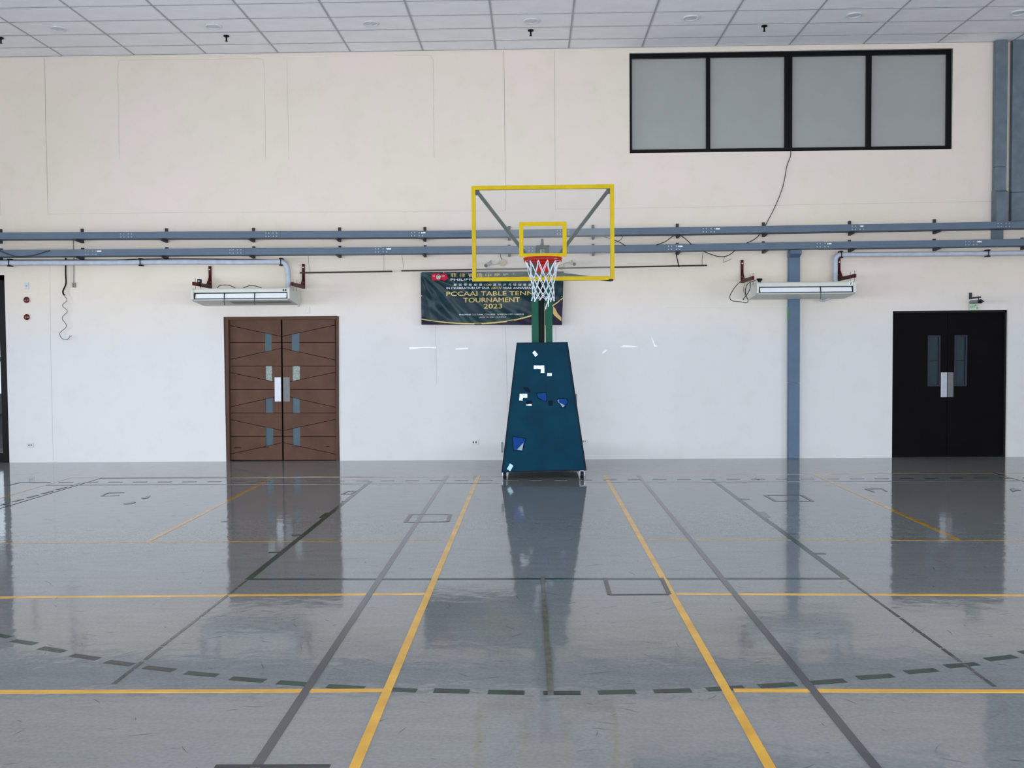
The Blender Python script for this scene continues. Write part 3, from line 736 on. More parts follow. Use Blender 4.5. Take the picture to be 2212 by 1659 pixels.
# ------------------------------------------------------------------ air conditioners on red brackets
MAC = M('off_white_ac_casing', (206, 208, 202), 0.45, var=0.03)
MFLAP = M('white_ac_flap', (226, 232, 238), 0.4, var=0.02)
MGRL = M('grey_ac_grille', (140, 142, 142), 0.5)
MRED = M('dark_red_bracket', (70, 15, 20), 0.45, var=0.12)
MSTR = M('dark_green_strap', (38, 62, 58), 0.5)
YF = -0.80
def aircon(label, L, R, ytop, yl0, yl1, ybot, divs, side):
    # L,R pixel limits of the front; ytop / louvre / bottom pixel rows at the middle
    xm_ = (L+R)/2
    xl, xr = W(L, ytop, YF).x, W(R, ytop, YF).x
    zt = W(xm_, ytop, YF).z; zl0 = W(xm_, yl0, YF).z; zl1 = W(xm_, yl1, YF).z; zb = W(xm_, ybot, -.18).z
    t = thing('air_conditioner', label, 'air conditioner', ((xl+xr)/2, -.45, zb), 'suspended air conditioners')
    prof = [(-.12, zt), (YF+.02, zt), (YF, zt-.015), (YF, zl0), (YF+.05, zl0-.005), (YF+.05, zl1+.005), (YF, zl1), (YF+.02, zl1-.02), (-.22, zb), (-.12, zb)]
    bb = NB(); prism(bb, prof, 'x', xl+.03, xr-.03); obj('casing', bb, MAC, t)
    for x0, x1 in ((xl-.005, xl+.03), (xr-.03, xr+.005)):
        bb = NB(); prism(bb, [(-.10, zt+.003), (YF+.01, zt+.003), (YF-.012, zt-.02), (YF-.012, zl1-.0), (YF+.06, zl1-.025), (-.26, zb-.003), (-.10, zb-.003)], 'x', x0, x1)
        obj('end_cap', bb, MAC, t)
    bb = NB(); box(bb, xl+.032, xr-.032, YF+.03, YF+.05, zl1+.004, zl0-.004); obj('outlet', bb, BLACK, t)
    ds = [xl+.05]+[W(d, yl0, YF).x for d in divs]+[xr-.045]
    for i in range(len(ds)-1):
        bb = NB(); prism(bb, [(YF+.032, zl0-.012), (YF+.004, zl1+.016), (YF+.012, zl1+.012), (YF+.04, zl0-.012)], 'x', ds[i]+.007, ds[i+1]-.007); obj('flap', bb, MFLAP, t)
    for d in divs:
        x = W(d, yl0, YF).x
        bb = NB(); tube(bb, [(x, YF+.01, zl0), (x, YF-.006, (zl0+zl1)/2), (x, YF-.004, zl1), (x, YF-.004, zl1-.03), (x, YF+.004, W(d, ybot, YF).z)], .005, 6); obj('strap', bb, MSTR, t)
    return t, xl, xr, zt, zl0, zl1, zb
t, xl, xr, zt, zl0, zl1, zb = aircon('off white suspended air conditioner numbered 11 above the brown door', 413.5, 625, 622.6, 631.3, 645.8, 659.3, [484, 549.5], 1)
def under(y):                                   # sloping underside between front lip and back edge
    s = (y-(YF+.02))/(-.22-(YF+.02)); return (zl1-.02)+(zb-(zl1-.02))*s
bb = NB(); prism(bb, [(-.66, under(-.66)-.004), (-.42, under(-.42)-.004), (-.42, under(-.42)+.004), (-.66, under(-.66)+.004)], 'x', xl+.56, xr-.06); obj('intake_grille', bb, MGRL, t)
fit_text('numeral', '1', (611, 624.5, 613.5, 629), YF-.004, BLACK, t, .02)
fit_text('numeral', '1', (616, 624.5, 618.5, 629), YF-.004, BLACK, t, .02)
bb = NB(); tube(bb, [W(644, 655, -.2), W(645.5, 662, -.2)], .02, 10); obj('drain_stub', bb, MPIPE, t, True)
t2, *_r = aircon('off white suspended air conditioner numbered 2 in front of the slate trunking', 1635, 1848, 608.8, 618.3, 632.3, 645.6, [1773], -1)
q0, q1 = W(1834, 607.8, YF-.002), W(1841.5, 615.5, YF-.002)
bb = NB(); box(bb, q0.x, q1.x, YF-.003, YF, q1.z, q0.z); obj('number_sticker', bb, MWHITE, t2)
fit_text('numeral', '2', (1835.5, 609, 1840, 614.5), YF-.006, BLACK, t2, .02)
bb = NB(); tube(bb, smooth_path([W(1773, 648, -.25), W(1776, 649.5, -.22), W(1785, 647.5, -.2), W(1792, 645, -.2)]), .018, 8); obj('drain_stub', bb, MPIPE, t2, True)

def acbracket(label, px, ytop, ybase, group='red wall brackets of the air conditioners', hw=.022):
    p0 = W(px, ybase, 0); pt = W(px, ytop, 0)
    t = thing('wall_bracket', label, 'bracket', p0, group)
    bb = NB(); box(bb, p0.x-hw, p0.x+hw, -.03, 0, p0.z-.02, pt.z, .003); obj('upright', bb, MRED, t)
    bb = NB(); box(bb, p0.x-.02, p0.x+.02, -.82, -.03, p0.z-.02, p0.z+.035, .003); obj('arm', bb, MRED, t)
    bb = NB(); prism(bb, [(-.03, p0.z+.035), (-.2, p0.z+.035), (-.03, p0.z+.2)], 'x', p0.x-.006, p0.x+.006); obj('gusset', bb, MRED, t)
    for y in (-.55, -.76):
        bb = NB(); cyl(bb, (p0.x+.012, y, p0.z-.1), (p0.x+.012, y, p0.z+.09), .005, 6); obj('threaded_rod', bb, M('steel_rod', (120, 118, 112), .4, .7), t)
    for z in (pt.z-.06, p0.z+.08):
        bb = NB(); cyl(bb, (p0.x, -.04, z), (p0.x, -.028, z), .012, 6); obj('anchor_bolt', bb, MBOLT, t)
acbracket('dark red bracket above the brown door, with the spotlight perched on it', 455, 575, 620.5)
acbracket('dark red bracket above the brown door, beside the bend of the pipe', 656.5, 570, 621)
acbracket('dark red bracket tangled with black cables, left of the slate trunking', 1602.5, 561.6, 609)
acbracket('dark red bracket beside the pipe, right of the slate trunking', 1811.5, 558.7, 604.5)

# small lamp and speaker by the units
p = W(433, 617, -.55)
t = thing('spotlight', 'small black spotlight perched on the bracket of unit 11', 'spotlight', p)
h = W(431.5, 607, -.55)
bb = NB(); box(bb, h.x-.026, h.x+.026, -.6, -.52, h.z-.03, h.z+.03, .006); obj('head', bb, BLACK, t)
bb = NB(); cyl(bb, (h.x+.004, -.607, h.z-.008), (h.x+.004, -.598, h.z-.008), .016, 12); obj('lens', bb, M('pale_lens', (150, 160, 175), .15), t)
bb = NB(); tube(bb, [(h.x+.01, -.56, h.z-.02), (h.x+.02, -.56, h.z-.06), (p.x+.005, -.56, p.z-.03)], .006, 6); tube(bb, [(h.x+.02, -.56, h.z-.055), (p.x+.04, -.56, p.z-.03)], .005, 6); obj('stand', bb, BLACK, t)
p = W(1640.5, 604, -.55)
t = thing('cable_reel', 'small black oval device lying on top of unit 2', 'device', (p.x, -.55, p.z-.04))
bb = NB(); tube(bb, [(p.x-.045, -.55, p.z), (p.x-.03, -.55, p.z), (p.x+.03, -.55, p.z), (p.x+.045, -.55, p.z)], [.012, .019, .019, .012], 12); obj('body', bb, BLACK, t, True)
bb = NB(); box(bb, p.x-.02, p.x+.02, -.57, -.53, _r[2]+.0, p.z-.012); obj('foot', bb, BLACK, t)
def cable(label, pts, r=.006, y=-.05, mat=None, cat='cable', group=None, name='cable', s=4):
    P = smooth_path([W(a, c, y if not isinstance(y, list) else y[i]) for i, (a, c) in enumerate(pts)], s)
    bb = NB(); tube(bb, P, r, 6); return tag(obj(name, bb, mat or BLACK, None, True), label, cat, group)
MCAB = M('dark_grey_cable', (58, 58, 62), .5)
cable('thin black cable looping off the left bracket of unit 2', [(1600, 608), (1588, 620), (1578, 636), (1577, 645), (1583, 650), (1600, 652), (1613, 654), (1616, 648), (1612, 640), (1610, 628), (1613, 616), (1620, 610), (1632, 606)], .006, -.82)
cable('short black cable dangling at the left end of unit 2, ending in a plug', [(1621, 611), (1620, 624), (1613, 637), (1605, 647)], [.006]*12+[.012], -.84)
cable('black cable arching over the top of unit 11, left arch', [(469, 622), (475, 617), (486, 615.5), (497, 617), (508, 622)], .006, -.6)
cable('black cable arching over the top of unit 11, right arch', [(526, 622), (534, 618.5), (543, 617), (553, 618), (565, 622)], .006, -.66)
cable('black cable coiled beside the left bracket of unit 2', [(1608, 612), (1606.5, 625), (1608, 636), (1612, 640)], .004, -.84, MCAB)

# ------------------------------------------------------------------ hanging rods, ties, loose cables
MROD = M('dark_rod', (70, 68, 64), .45)
cable('thin dark curtain rod hanging left of the banner, right of unit 11', [(648, 589.3), (847, 586.3)], .014, -.12, MROD, 'rod', name='hanging_rod', s=1)
cable('long thin rod that carries the green banner', [(867, 585), (1200, 579.5), (1527, 573.3)], .013, -.12, MROD, 'rod', name='hanging_rod', s=1)
G1 = 'thin ties holding the rods'
cable('thin tie from the lower tray to the left end of the short rod', [(666, 552), (667, 570), (668, 588)], .0022, -.14, MCAB, 'tie', G1, 'hanging_tie')
cable('thin tie from the lower tray to the right end of the short rod', [(829, 552), (829.5, 570), (829, 587)], .0022, -.14, MCAB, 'tie', G1, 'hanging_tie')
cable('thin tie from the lower tray to the left end of the banner rod', [(868, 550), (870, 565), (873, 585)], .0022, -.14, MCAB, 'tie', G1, 'hanging_tie')
cable('thick black knotted tie between the lower tray and the banner rod', [(1460, 546), (1462, 556), (1467, 577)], .009, -.16, BLACK, 'tie', G1, 'hanging_tie')
cable('thin tie near the right end of the banner rod', [(1519, 542), (1517, 560), (1516.5, 574)], .004, -.14, MCAB, 'tie', G1, 'hanging_tie')
cable('thin cable dropping from the high window down to the upper tray', [(1708, 324), (1707.5, 338), (1700, 358), (1695, 386), (1689, 410), (1674, 447), (1653, 488)], .006, -.02, MCAB)
G2 = 'loose cables around the trays'
cable('loose black cable between the trays just right of the backboard', [(1303, 511), (1320, 516), (1340, 524), (1351, 531)], .007, -.32, MCAB, group=G2)
cable('short forked cable end under the upper tray right of the backboard', [(1341, 507), (1345, 512), (1339, 519), (1328, 524)], .005, -.34, MCAB, group=G2)
cable('loose black cable arching over a bracket between the two trays', [(1418, 529), (1437, 522), (1457, 508), (1468, 508), (1478, 514), (1494, 528)], .008, -.32, MCAB, group=G2)
cable('black cable sagging in a loop below the lower tray', [(1520, 543), (1535, 549), (1552, 554), (1566, 554), (1578, 549), (1588, 541)], .008, -.31, MCAB, group=G2)
cable('loose cable between the trays left of the slate trunking', [(1613, 525), (1628, 518), (1638, 510), (1642, 503)], .008, -.32, MCAB, group=G2)
cable('thin pale wire end hanging below the sagging loop', [(1567, 553), (1562, 566), (1572, 563), (1580, 559)], .003, -.05, MCAB, group=G2)
cable('cable sagging in front of the lower tray at the left edge', [(-2, 541), (20, 550), (38, 554), (70, 552), (95, 545), (108, 541)], .008, -.32, MCAB, group=G2)
t = thing('dangling_cable', 'wavy dangling cable, black sleeve above, thin grey wire below, left wall', 'cable', W(141, 734, -.05))
bb = NB(); tube(bb, smooth_path([W(a, c, -.06) for a, c in ((142, 557), (141.8, 590), (142.5, 612), (137, 626), (136, 632), (139, 638))]), .013, 8); obj('sleeve', bb, BLACK, t, True)
bb = NB(); EX = [(139, 637), (144.6, 648), (135, 660), (145.3, 672), (134.2, 687), (143.5, 704), (129.2, 721)]
tube(bb, smooth_path([W(a[0]+(c[0]-a[0])*(1-math.cos(math.pi*k/6))/2, a[1]+(c[1]-a[1])*k/6, -.06) for a, c in zip(EX, EX[1:]) for k in range(6)]+[W(a, c, -.06) for a, c in ((129.2, 721), (130.5, 727), (135, 732), (141, 734), (147, 732), (151, 727))], 2), .005, 6); obj('wire', bb, M('grey_wire', (96, 96, 98), .5), t, True)
bb = NB(); tube(bb, [W(150, 728, -.06), W(155, 725.5, -.06)], .004, 6); tube(bb, [W(151, 727, -.06), W(150.5, 725, -.06)], .004, 6); obj('bare_end', bb, M('copper_end', (120, 110, 100), .4), t)

# ------------------------------------------------------------------ wall plates, alarms, cameras, sign
MPL = M('ivory_plate', (214, 216, 214), .4, var=.02)
MPL2 = M('socket_dark', (90, 94, 96), .5)
def plate(name, label, cat, px, slots, parts, mat=MPL, y=-.012):
    a, c = W(px[0], px[1], y), W(px[2], px[3], y)
    t = thing(name, label, cat, ((a.x+c.x)/2, 0, c.z), None)
    bb = NB(); box(bb, a.x, c.x, y, 0, c.z, a.z, .003); obj('plate', bb, mat, t)
    w, h = c.x-a.x, a.z-c.z
    for u0, v0, u1, v1 in slots:
        bb = NB(); box(bb, a.x+u0*w, a.x+u1*w, y-.003, y+.001, c.z+v0*h, c.z+v1*h); obj(parts, bb, MPL2, t)
MPLB = M('pale_blue_plate', (196, 208, 214), .4)
plate('light_switch', 'pale switch plate above the two red alarm domes, left wall', 'switch', (53, 610, 62, 625), [(.38, .45, .62, .55)], 'rocker', MPLB)
plate('power_outlet', 'pale low wall outlet at the far left, below the red domes', 'outlet', (57.5, 956.5, 72, 966.5), [(.25, .35, .42, .65), (.6, .35, .77, .65)], 'socket', MPLB)
plate('power_outlet', 'white low wall outlet left of the basketball stand', 'outlet', (1017, 950, 1033.5, 960.5), [(.25, .3, .42, .7), (.6, .3, .77, .7)], 'socket')
plate('power_outlet', 'white low wall outlet partly hidden right of the basketball stand', 'outlet', (1255, 948.5, 1267.5, 958.5), [(.3, .3, .45, .7), (.65, .3, .78, .7)], 'socket')
plate('blank_plate', 'small blank plate above the right corner of the brown door', 'plate', (660.5, 663.5, 668.5, 677), [(.45, .88, .55, .93), (.45, .07, .55, .12)], 'screw')
plate('power_outlet', 'small grey outlet box hanging on a thin conduit, left wall', 'outlet', (155.5, 610.5, 162, 621), [(.25, .58, .75, .82), (.25, .18, .75, .42)], 'socket', M('grey_box', (150, 148, 140), .5), -.035)
cable('thin grey conduit dropping to the small outlet box, left wall', [(158, 516), (159.3, 560), (159.3, 611)], .006, -.012, M('grey_conduit', (140, 140, 136), .5), 'conduit', name='conduit', s=2)
MALR = M('dark_red_dome', (84, 16, 20), .18, spec=.6)
for px, py, lab in ((58.5, 648, 'dark red round alarm dome, upper of the pair on the left wall'), (59, 685, 'dark red round alarm dome, lower of the pair on the left wall')):
    c = W(px, py, 0)
    t = thing('alarm_dome', lab, 'alarm', c, 'red alarm domes')
    bb = NB(); cyl(bb, (c.x, 0, c.z), (c.x, -.018, c.z), .058, 24); obj('base_ring', bb, M('pale_pink_ring', (226, 208, 202), .4), t)
    bb = NB(); bmesh.ops.create_uvsphere(bb, u_segments=24, v_segments=12, radius=.052)
    for v in bb.verts: v.co = Vector((c.x+v.co.x, -.018+v.co.y*.45, c.z+v.co.z))
    obj('dome', bb, MALR, t, True)
MCAM = M('pale_grey_camera', (190, 192, 192), .4)
MBEI = M('beige_box', (206, 186, 158), .5)
def bullet(label, body_a, body_b, r, box_px, cable_pts, ya=-.08, yb=-.22):
    A, B = W(*body_a, ya), W(*body_b, yb)
    t = thing('security_camera', label, 'camera', A, 'bullet cameras above the banner')
    bb = NB(); tube(bb, [A, A.lerp(B, .96), B], [r*.9, r, r*1.05], 14); obj('body', bb, MCAM, t)
    d = (B-A).normalized(); bb = NB(); tube(bb, [B, B+d*.012], r*.85, 14); obj('lens', bb, M('dark_lens', (30, 32, 36), .15), t)
    bb = NB(); tube(bb, smooth_path([A+d*.05, Vector((A.x, -.03, A.z+.04)), Vector((A.x, 0, A.z+.05))]), .012, 8); obj('mount', bb, MCAM, t)
    bb = NB(); tube(bb, smooth_path([W(a, c, -.03) for a, c in cable_pts]), .005, 6); obj('lead', bb, M('light_lead', (170, 168, 162), .5), t, True)
bullet('pale bullet camera above the banner, pointing down left', (1060, 568.5), (1050, 573.5), .034, None, [(1060, 569), (1068, 571), (1076, 570), (1080, 568)])
bullet('pale bullet camera right of the hoop, its dark lens facing the court', (1235, 569), (1240.5, 570.5), .03, None, [(1236, 568), (1228, 567), (1220, 569), (1214, 571)], -.05, -.24)
for px, py, r, lab in ((1086.5, 567.5, .058, 'round beige junction box above the banner, left of the hoop'), (1213, 577, .05, 'round beige junction box behind the backboard, right of the net')):
    c = W(px, py, 0)
    bb = NB(); tube(bb, [(c.x, 0, c.z), (c.x, -.03, c.z), (c.x, -.036, c.z)], [r, r, r*.85], 24); tag(obj('junction_box', bb, MBEI), lab, 'junction box', 'round junction boxes')
cable('short cable from the lower tray down to the left beige junction box', [(1081, 549), (1081.5, 555), (1085, 561)], .007, -.03, MCAB)
# camera and exit sign above the black door
p0 = W(2095.5, 646, 0)
t = thing('security_camera', 'grey bullet camera on a dark bracket above the black door', 'camera', p0)
bb = NB(); box(bb, p0.x-.02, p0.x+.02, -.03, 0, W(2095, 646.5).z, W(2095, 632.5).z, .002); obj('upright', bb, MBRK, t)
bb = NB(); box(bb, p0.x-.016, p0.x+.016, -.36, -.03, p0.z, p0.z+.025, .002); obj('arm', bb, MBRK, t)
a = W(2094.5, 653, -.04); z = a.z
bb = NB(); tube(bb, [(p0.x, -.04, z), (p0.x, -.34, z)], .03, 16); obj('body', bb, M('mid_grey_camera', (128, 128, 130), .4), t)
bb = NB(); tube(bb, [(p0.x, -.34, z), (p0.x, -.385, z)], .034, 16); obj('hood', bb, BLACK, t)
bb = NB(); tube(bb, [(p0.x, -.385, z), (p0.x+.03, -.39, z), (p0.x+.05, -.4, z)], [.012, .012, .004], 8); obj('aerial', bb, M('dark_blue_plastic', (40, 60, 72), .4), t)
bb = NB(); tube(bb, [(p0.x, -.3, p0.z+.01), (p0.x, -.3, z+.02)], .006, 6); obj('hanger', bb, MBRK, t)
ys_ = -.05
t = thing('exit_sign', 'small pale green exit sign plate above the black door', 'sign', W(2104, 669, ys_))
a, c = W(2094.5, 656.5, ys_), W(2114, 669, ys_)
bb = NB(); box(bb, a.x, c.x, ys_, ys_+.008, c.z, a.z); obj('plate', bb, M('pale_green_acrylic', (190, 212, 190), .25), t)
fit_text('lettering', 'EXIT', (2096, 660, 2107, 666), ys_-.003, M('sign_green', (128, 170, 134), .4), t, .02)
a, c = W(2109, 658.5, ys_), W(2112.5, 667.5, ys_)
bb = NB(); box(bb, a.x, c.x, ys_-.003, ys_, c.z, c.z+.012); tube(bb, [(a.x+.004, ys_-.002, c.z+.014), ((a.x+c.x)/2, ys_-.002, (a.z+c.z)/2), (c.x-.004, ys_-.002, c.z+.014)], .0035, 5); cyl(bb, ((a.x+c.x)/2, ys_-.003, a.z-.01), ((a.x+c.x)/2, ys_, a.z-.01), .007, 10); obj('figure_mark', bb, M('sign_green'), t)
bb = NB(); box(bb, c.x-.05, c.x-.03, ys_, 0, a.z-.012, a.z); obj('stand_off', bb, MCAM, t)

# thin white streak shapes laid on the wall
MSTREAK = M('white_streak', (246, 248, 250), .4, var=.02)
for lab, pts in (('long white streak on the wall, leftmost below the banner', [(884, 749.5), (942, 749), (942, 752.5), (916, 751.5), (896, 753.5), (884, 755)]),
                 ('short straight white streak on the wall, left of the stand', [(984, 752.5), (1011, 751), (1011, 754), (984, 755.5)]),
                 ('white wedge shape on the wall, right of the stand', [(1341, 749.5), (1348, 745), (1370, 747.5), (1379, 749.5), (1360, 750)]),
                 ('upright white sliver on the wall, furthest right of the stand', [(1406.5, 726), (1412, 736), (1414, 743), (1420, 748.5), (1413, 749)]),
                 ('small slanted white patch on the wall, nearest right of the stand', [(1300, 765), (1303, 758.5), (1309, 755), (1312, 757), (1306, 762)])):
    bb = NB(); prism(bb, wpoly(pts, -.003), 'y', -.004, 0); tag(obj('wall_streak', bb, MSTREAK), lab, 'tape', 'white streaks on the wall')

# ------------------------------------------------------------------ banner
YB = -.115
B0 = (W(908.5, 587.5, YB), W(1218, 586, YB), W(1213.5, 702.5, YB), W(910.5, 701.5, YB))   # tl tr br bl
bn = thing('event_banner', 'dark green printed tournament banner with gold lettering hanging from a thin rod', 'banner', ((B0[0].x+B0[1].x)/2, YB, B0[3].z))
tlx, tlz = B0[0].x, B0[0].z
def wr(x, z):
    u, w = x-tlx, tlz-z
    r = math.hypot(u, w)+.02; a = math.atan2(w, u)
    q = math.sin(a*17+.8*math.sin(r*3)); f = .016*(abs(q)**1.5*(1 if q > 0 else -1))*min(1, r*1.6)*math.exp(-r*.7)
    v = w*.8-u*.55; f += .008*math.sin(15*v+1.4*math.sin(2.3*u)+.8)*min(1, r) + .004*math.sin(33*v+2.2*math.sin(3.1*u+w)) + .002*math.sin(29*u+17*w+2*math.sin(11*u))*math.sin(5*u)
    return YB+f
bb = NB(); NX, NZ = 160, 64; grid = []
for j in range(NZ+1):
    row = []
    for i in range(NX+1):
        u, w = i/NX, j/NZ
        p = (B0[0]*(1-u)+B0[1]*u)*(1-w)+(B0[3]*(1-u)+B0[2]*u)*w
        row.append(bb.verts.new((p.x, wr(p.x, p.z), p.z)))
    grid.append(row)
for j in range(NZ):
    for i in range(NX): bb.faces.new((grid[j][i], grid[j+1][i], grid[j+1][i+1], grid[j][i+1]))
cloth = obj('cloth', bb, M('dark_green_banner_vinyl', (4, 44, 46), .34, var=.35, scale=5, dirt=(4, 34, 50), spec=.22), bn, True)
def flat_print(name, pts, mat, off=.004):
    # thin printed shape following the cloth
    bb = NB(); vs = [bb.verts.new((p[0], 0, p[1])) for p in wpoly(pts, YB)]
    f = bb.faces.new(vs); bmesh.ops.triangulate(bb, faces=[f])
    bmesh.ops.subdivide_edges(bb, edges=bb.edges[:], cuts=3, use_grid_fill=True)
    for v in bb.verts: v.co.y = wr(v.co.x, v.co.z)-off
    return obj(name, bb, mat, bn)
GOLD = M('gold_print', (206, 186, 120), .35, var=.2, scale=8)
WPR = M('white_print', (225, 232, 236), .4)
PURP = M('dark_purple_print', (36, 32, 52), .35)
curve = [(910.6, 689.3), (928, 692.3), (946.8, 694.7), (966, 696.8), (986.6, 698.3), (1004, 699), (1022.7, 699.2), (1045, 698.7), (1068, 697.2), (1090, 694.8), (1113, 691), (1130, 687), (1147.5, 682), (1165, 675.5), (1180, 668.5), (1194.5, 660), (1206, 652), (1216, 644)]
low = [(c[0], 701.3+(c[0]-910)/300) for c in curve]
for i in range(len(curve)-1):
    flat_print('purple_corner' , [curve[i], curve[i+1], (min(low[i+1][0], 1213.8 if i == len(curve)-2 else 9999), low[i+1][1]), low[i]], PURP, .007)
bb = NB(); prev = None
for i, c in enumerate(curve):
    h = 1.0+.5*min(1, i/8)
    a = W(c[0], c[1]-h, YB); d = W(c[0], c[1]+h, YB)
    cur = (bb.verts.new((a.x, wr(a.x, a.z)-.010, a.z)), bb.verts.new((d.x, wr(d.x, d.z)-.010, d.z)))
    if prev: bb.faces.new((prev[0], prev[1], cur[1], cur[0]))
    prev = cur
obj('gold_curve', bb, GOLD, bn)
flat_print('gold_paddle', [(1194.5, 661), (1200, 667), (1203.6, 676), (1212.6, 685.5), (1212.4, 694), (1198, 682), (1194.5, 677)], M('tan_print', (204, 172, 112), .4), .010)
fo = lambda x, z: wr(x, z)-.011
def bt(body, px, mat=GOLD, bold=0.0, shear=0.0, fat=0.0): fit_text('lettering', body, px, YB, mat, bn, bold, shear, fo, fat)
for k, ch in enumerate('菲律賓僑中學校友會'):
    bt(ch, (973.8+18.75*k, 590.2, 986+18.75*k, 599), GOLD, 0.0)
bt('PHILIPPINE', (973.8, 601.6, 1042, 606.6), WPR, .004)
for k, ch in enumerate('慶祝母校創建'): bt(ch, (980+11*k, 612.6, 986.5+11*k, 617.8), WPR, 0.0)
bt('100', (1047, 613, 1061.5, 617.6), M('pale_gold_print', (196, 192, 150), .4), .004)
for k, ch in enumerate('週年乒乓球錦標賽'): bt(ch, (1065.5+10.8*k, 612.6, 1072+10.8*k, 617.8), WPR, 0.0)
bt('IN CELEBRATION OF OUR', (964.6, 619.4, 1057.5, 624.8), WPR, .01)
bt('100TH', (1061, 619.4, 1083.5, 624.8), GOLD, .01, .3)
bt('YEAR ANNIVERSARY', (1086.4, 619.4, 1161.5, 624.8), WPR, .01)
bt('PCCAAI TABLE TENNIS', (964.3, 628.2, 1167, 639.6), GOLD, 0.0, 0.0, .014)
bt('TOURNAMENT', (1001, 642.3, 1123.3, 653.6), GOLD, 0.0, 0.0, .014)
bt('2023', (1044.8, 656, 1084.8, 666.8), GOLD, 0.0, 0.0, .014)
bt('PHILIPPINE CULTURAL COLLEGE · QUEZON CITY CAMPUS', (992.3, 677.3, 1131.3, 681.8), WPR, 0.0, 0.0, .012)
bt('JUNE 18, 2023 · SUNDAY', (1035.8, 683.6, 1093.6, 687.2), WPR, 0.0, 0.0, .012)
REDP = M('red_emblem_print', (190, 32, 58), .4)
flat_print('emblem_numeral', [(932, 592.5), (935, 590.6), (942, 590.6), (942, 606), (934, 606), (934, 599.5), (932, 599)], REDP, .008)
for cx_, cy_, r_, m_, of in ((947.3, 598.2, 7.8, REDP, .009), (959.3, 598.4, 7.9, REDP, .010)):
    flat_print('emblem_disc', [(cx_+r_*math.cos(t*math.pi/10), cy_+r_*math.sin(t*math.pi/10)) for t in range(20)], m_, of)
flat_print('emblem_crest', [(947.3+5.6*math.sin(t*2*math.pi/5), 598.4-5.6*math.cos(t*2*math.pi/5)) for t in range(5)], M('crest_white', (200, 214, 206), .4), .012)
flat_print('emblem_crest', [(947.3+4.2*math.sin(t*2*math.pi/5), 598.4-4.2*math.cos(t*2*math.pi/5)) for t in range(5)], M('crest_green', (30, 72, 66), .4), .014)
flat_print('emblem_gate', [(944.5, 597.2), (950.5, 597.2), (950.5, 598.8), (949.5, 598.8), (949.5, 602), (948.6, 602), (948.6, 598.8), (946.2, 598.8), (946.2, 602), (945.2, 602), (945.2, 598.8), (944.5, 598.8)], M('crest_white'), .016)
for a, c in ((934.5, 939.5), (954, 961)):
    flat_print('emblem_mark', [(a, 595.6), (c, 595.6), (c, 597.2), (a, 597.2)], WPR, .013)
bb = NB()
for a, c in ((909.7, 588.5), (958, 588), (910.2, 639), (1213.5, 640), (1022, 701)):
    p = W(a, c, YB); tube(bb, [(p.x, wr(p.x, p.z)-.002, p.z), (p.x, wr(p.x, p.z)-.006, p.z)], .008, 8)
tag(obj('eyelets', bb, STEEL, bn))

# ------------------------------------------------------------------ basketball stand
YP = F(1174, 1034).y - .02                       # front face of the pad
YBD = -3.90                                      # backboard glass plane
hp = thing('basketball_stand', 'portable basketball stand with teal padded base, green posts and yellow framed glass backboard', 'basketball hoop', (W(1174, 1030, YP).x, YP+.8, 0))
MPAD = M('teal_pad_vinyl', (5, 52, 70), .5, var=.12, scale=3, dirt=(4, 46, 66), spec=.05)
MNAVY = M('dark_navy_trim', (10, 26, 42), .5)
MGREEN = M('green_post_paint', (6, 80, 60), .4, var=.08, scale=4)
MDGRN = M('shade_darkened_beam', (20, 34, 26), .55)  # shade between the posts is put into this beam's colour
MYEL = M('yellow_board_paint', (190, 164, 14), .4, var=.08, scale=6)
MARM = M('dark_green_arm_paint', (24, 56, 46), .45, var=.12)
padpts = [(1118, 742.5), (1223.5, 741.5), (1263.5, 1014), (1086.5, 1018.5)]
trim = [(1116, 740), (1226.5, 739), (1267.5, 1016.5), (1083, 1021)]
bb = NB(); prism(bb, wpoly(trim, YP), 'y', YP+.012, YP+.07); obj('pad_edge', bb, MNAVY, hp)
bb = NB(); prism(bb, wpoly(padpts, YP), 'y', YP, YP+.03)
bmesh.ops.bevel(bb, geom=bb.edges[:], offset=.008, segments=2, affect='EDGES')
pad = obj('front_pad', bb, MPAD, hp)
MSIL = M('silver_duct_tape', (196, 208, 226), .28, 0.3, var=.55, scale=28, bump=.6, bscale=60)
MBLU = M('blue_foam', (10, 58, 124), .7)
MFOAM = M('grey_foam', (142, 160, 162), .8)
def patch(name, pts, mat, y0, y1, label=None):
    bb = NB(); prism(bb, wpoly(pts, YP), 'y', YP+y0, YP+y1); o = obj(name, bb, mat, hp)
    if label: o['label'] = label
    return o
for p in ([(1150, 762), (1155, 757), (1162, 766), (1156.5, 771)], [(1153, 789.5), (1176, 789.5), (1176, 805.5), (1168, 805.5), (1168, 797), (1153, 797)], [(1182, 806), (1192, 805.5), (1192, 812), (1182, 812.5)],
          [(1122.5, 850.5), (1139, 850.5), (1139, 859), (1129.5, 859), (1129, 865.5), (1121.5, 865)], [(1137, 874), (1148, 872.5), (1148.5, 876.5), (1137, 876)]):
    patch('tape_patch', p, MSIL, -.004, .002)
patch('tape_patch', [(1101.5, 1001), (1109, 1006), (1102, 1018), (1095, 1013)], M('pale_tape', (176, 214, 224), .5), -.004, .002, 'pale slanted strip of tape')
DK = M('tear_shadow_lining', (6, 28, 44), .9)
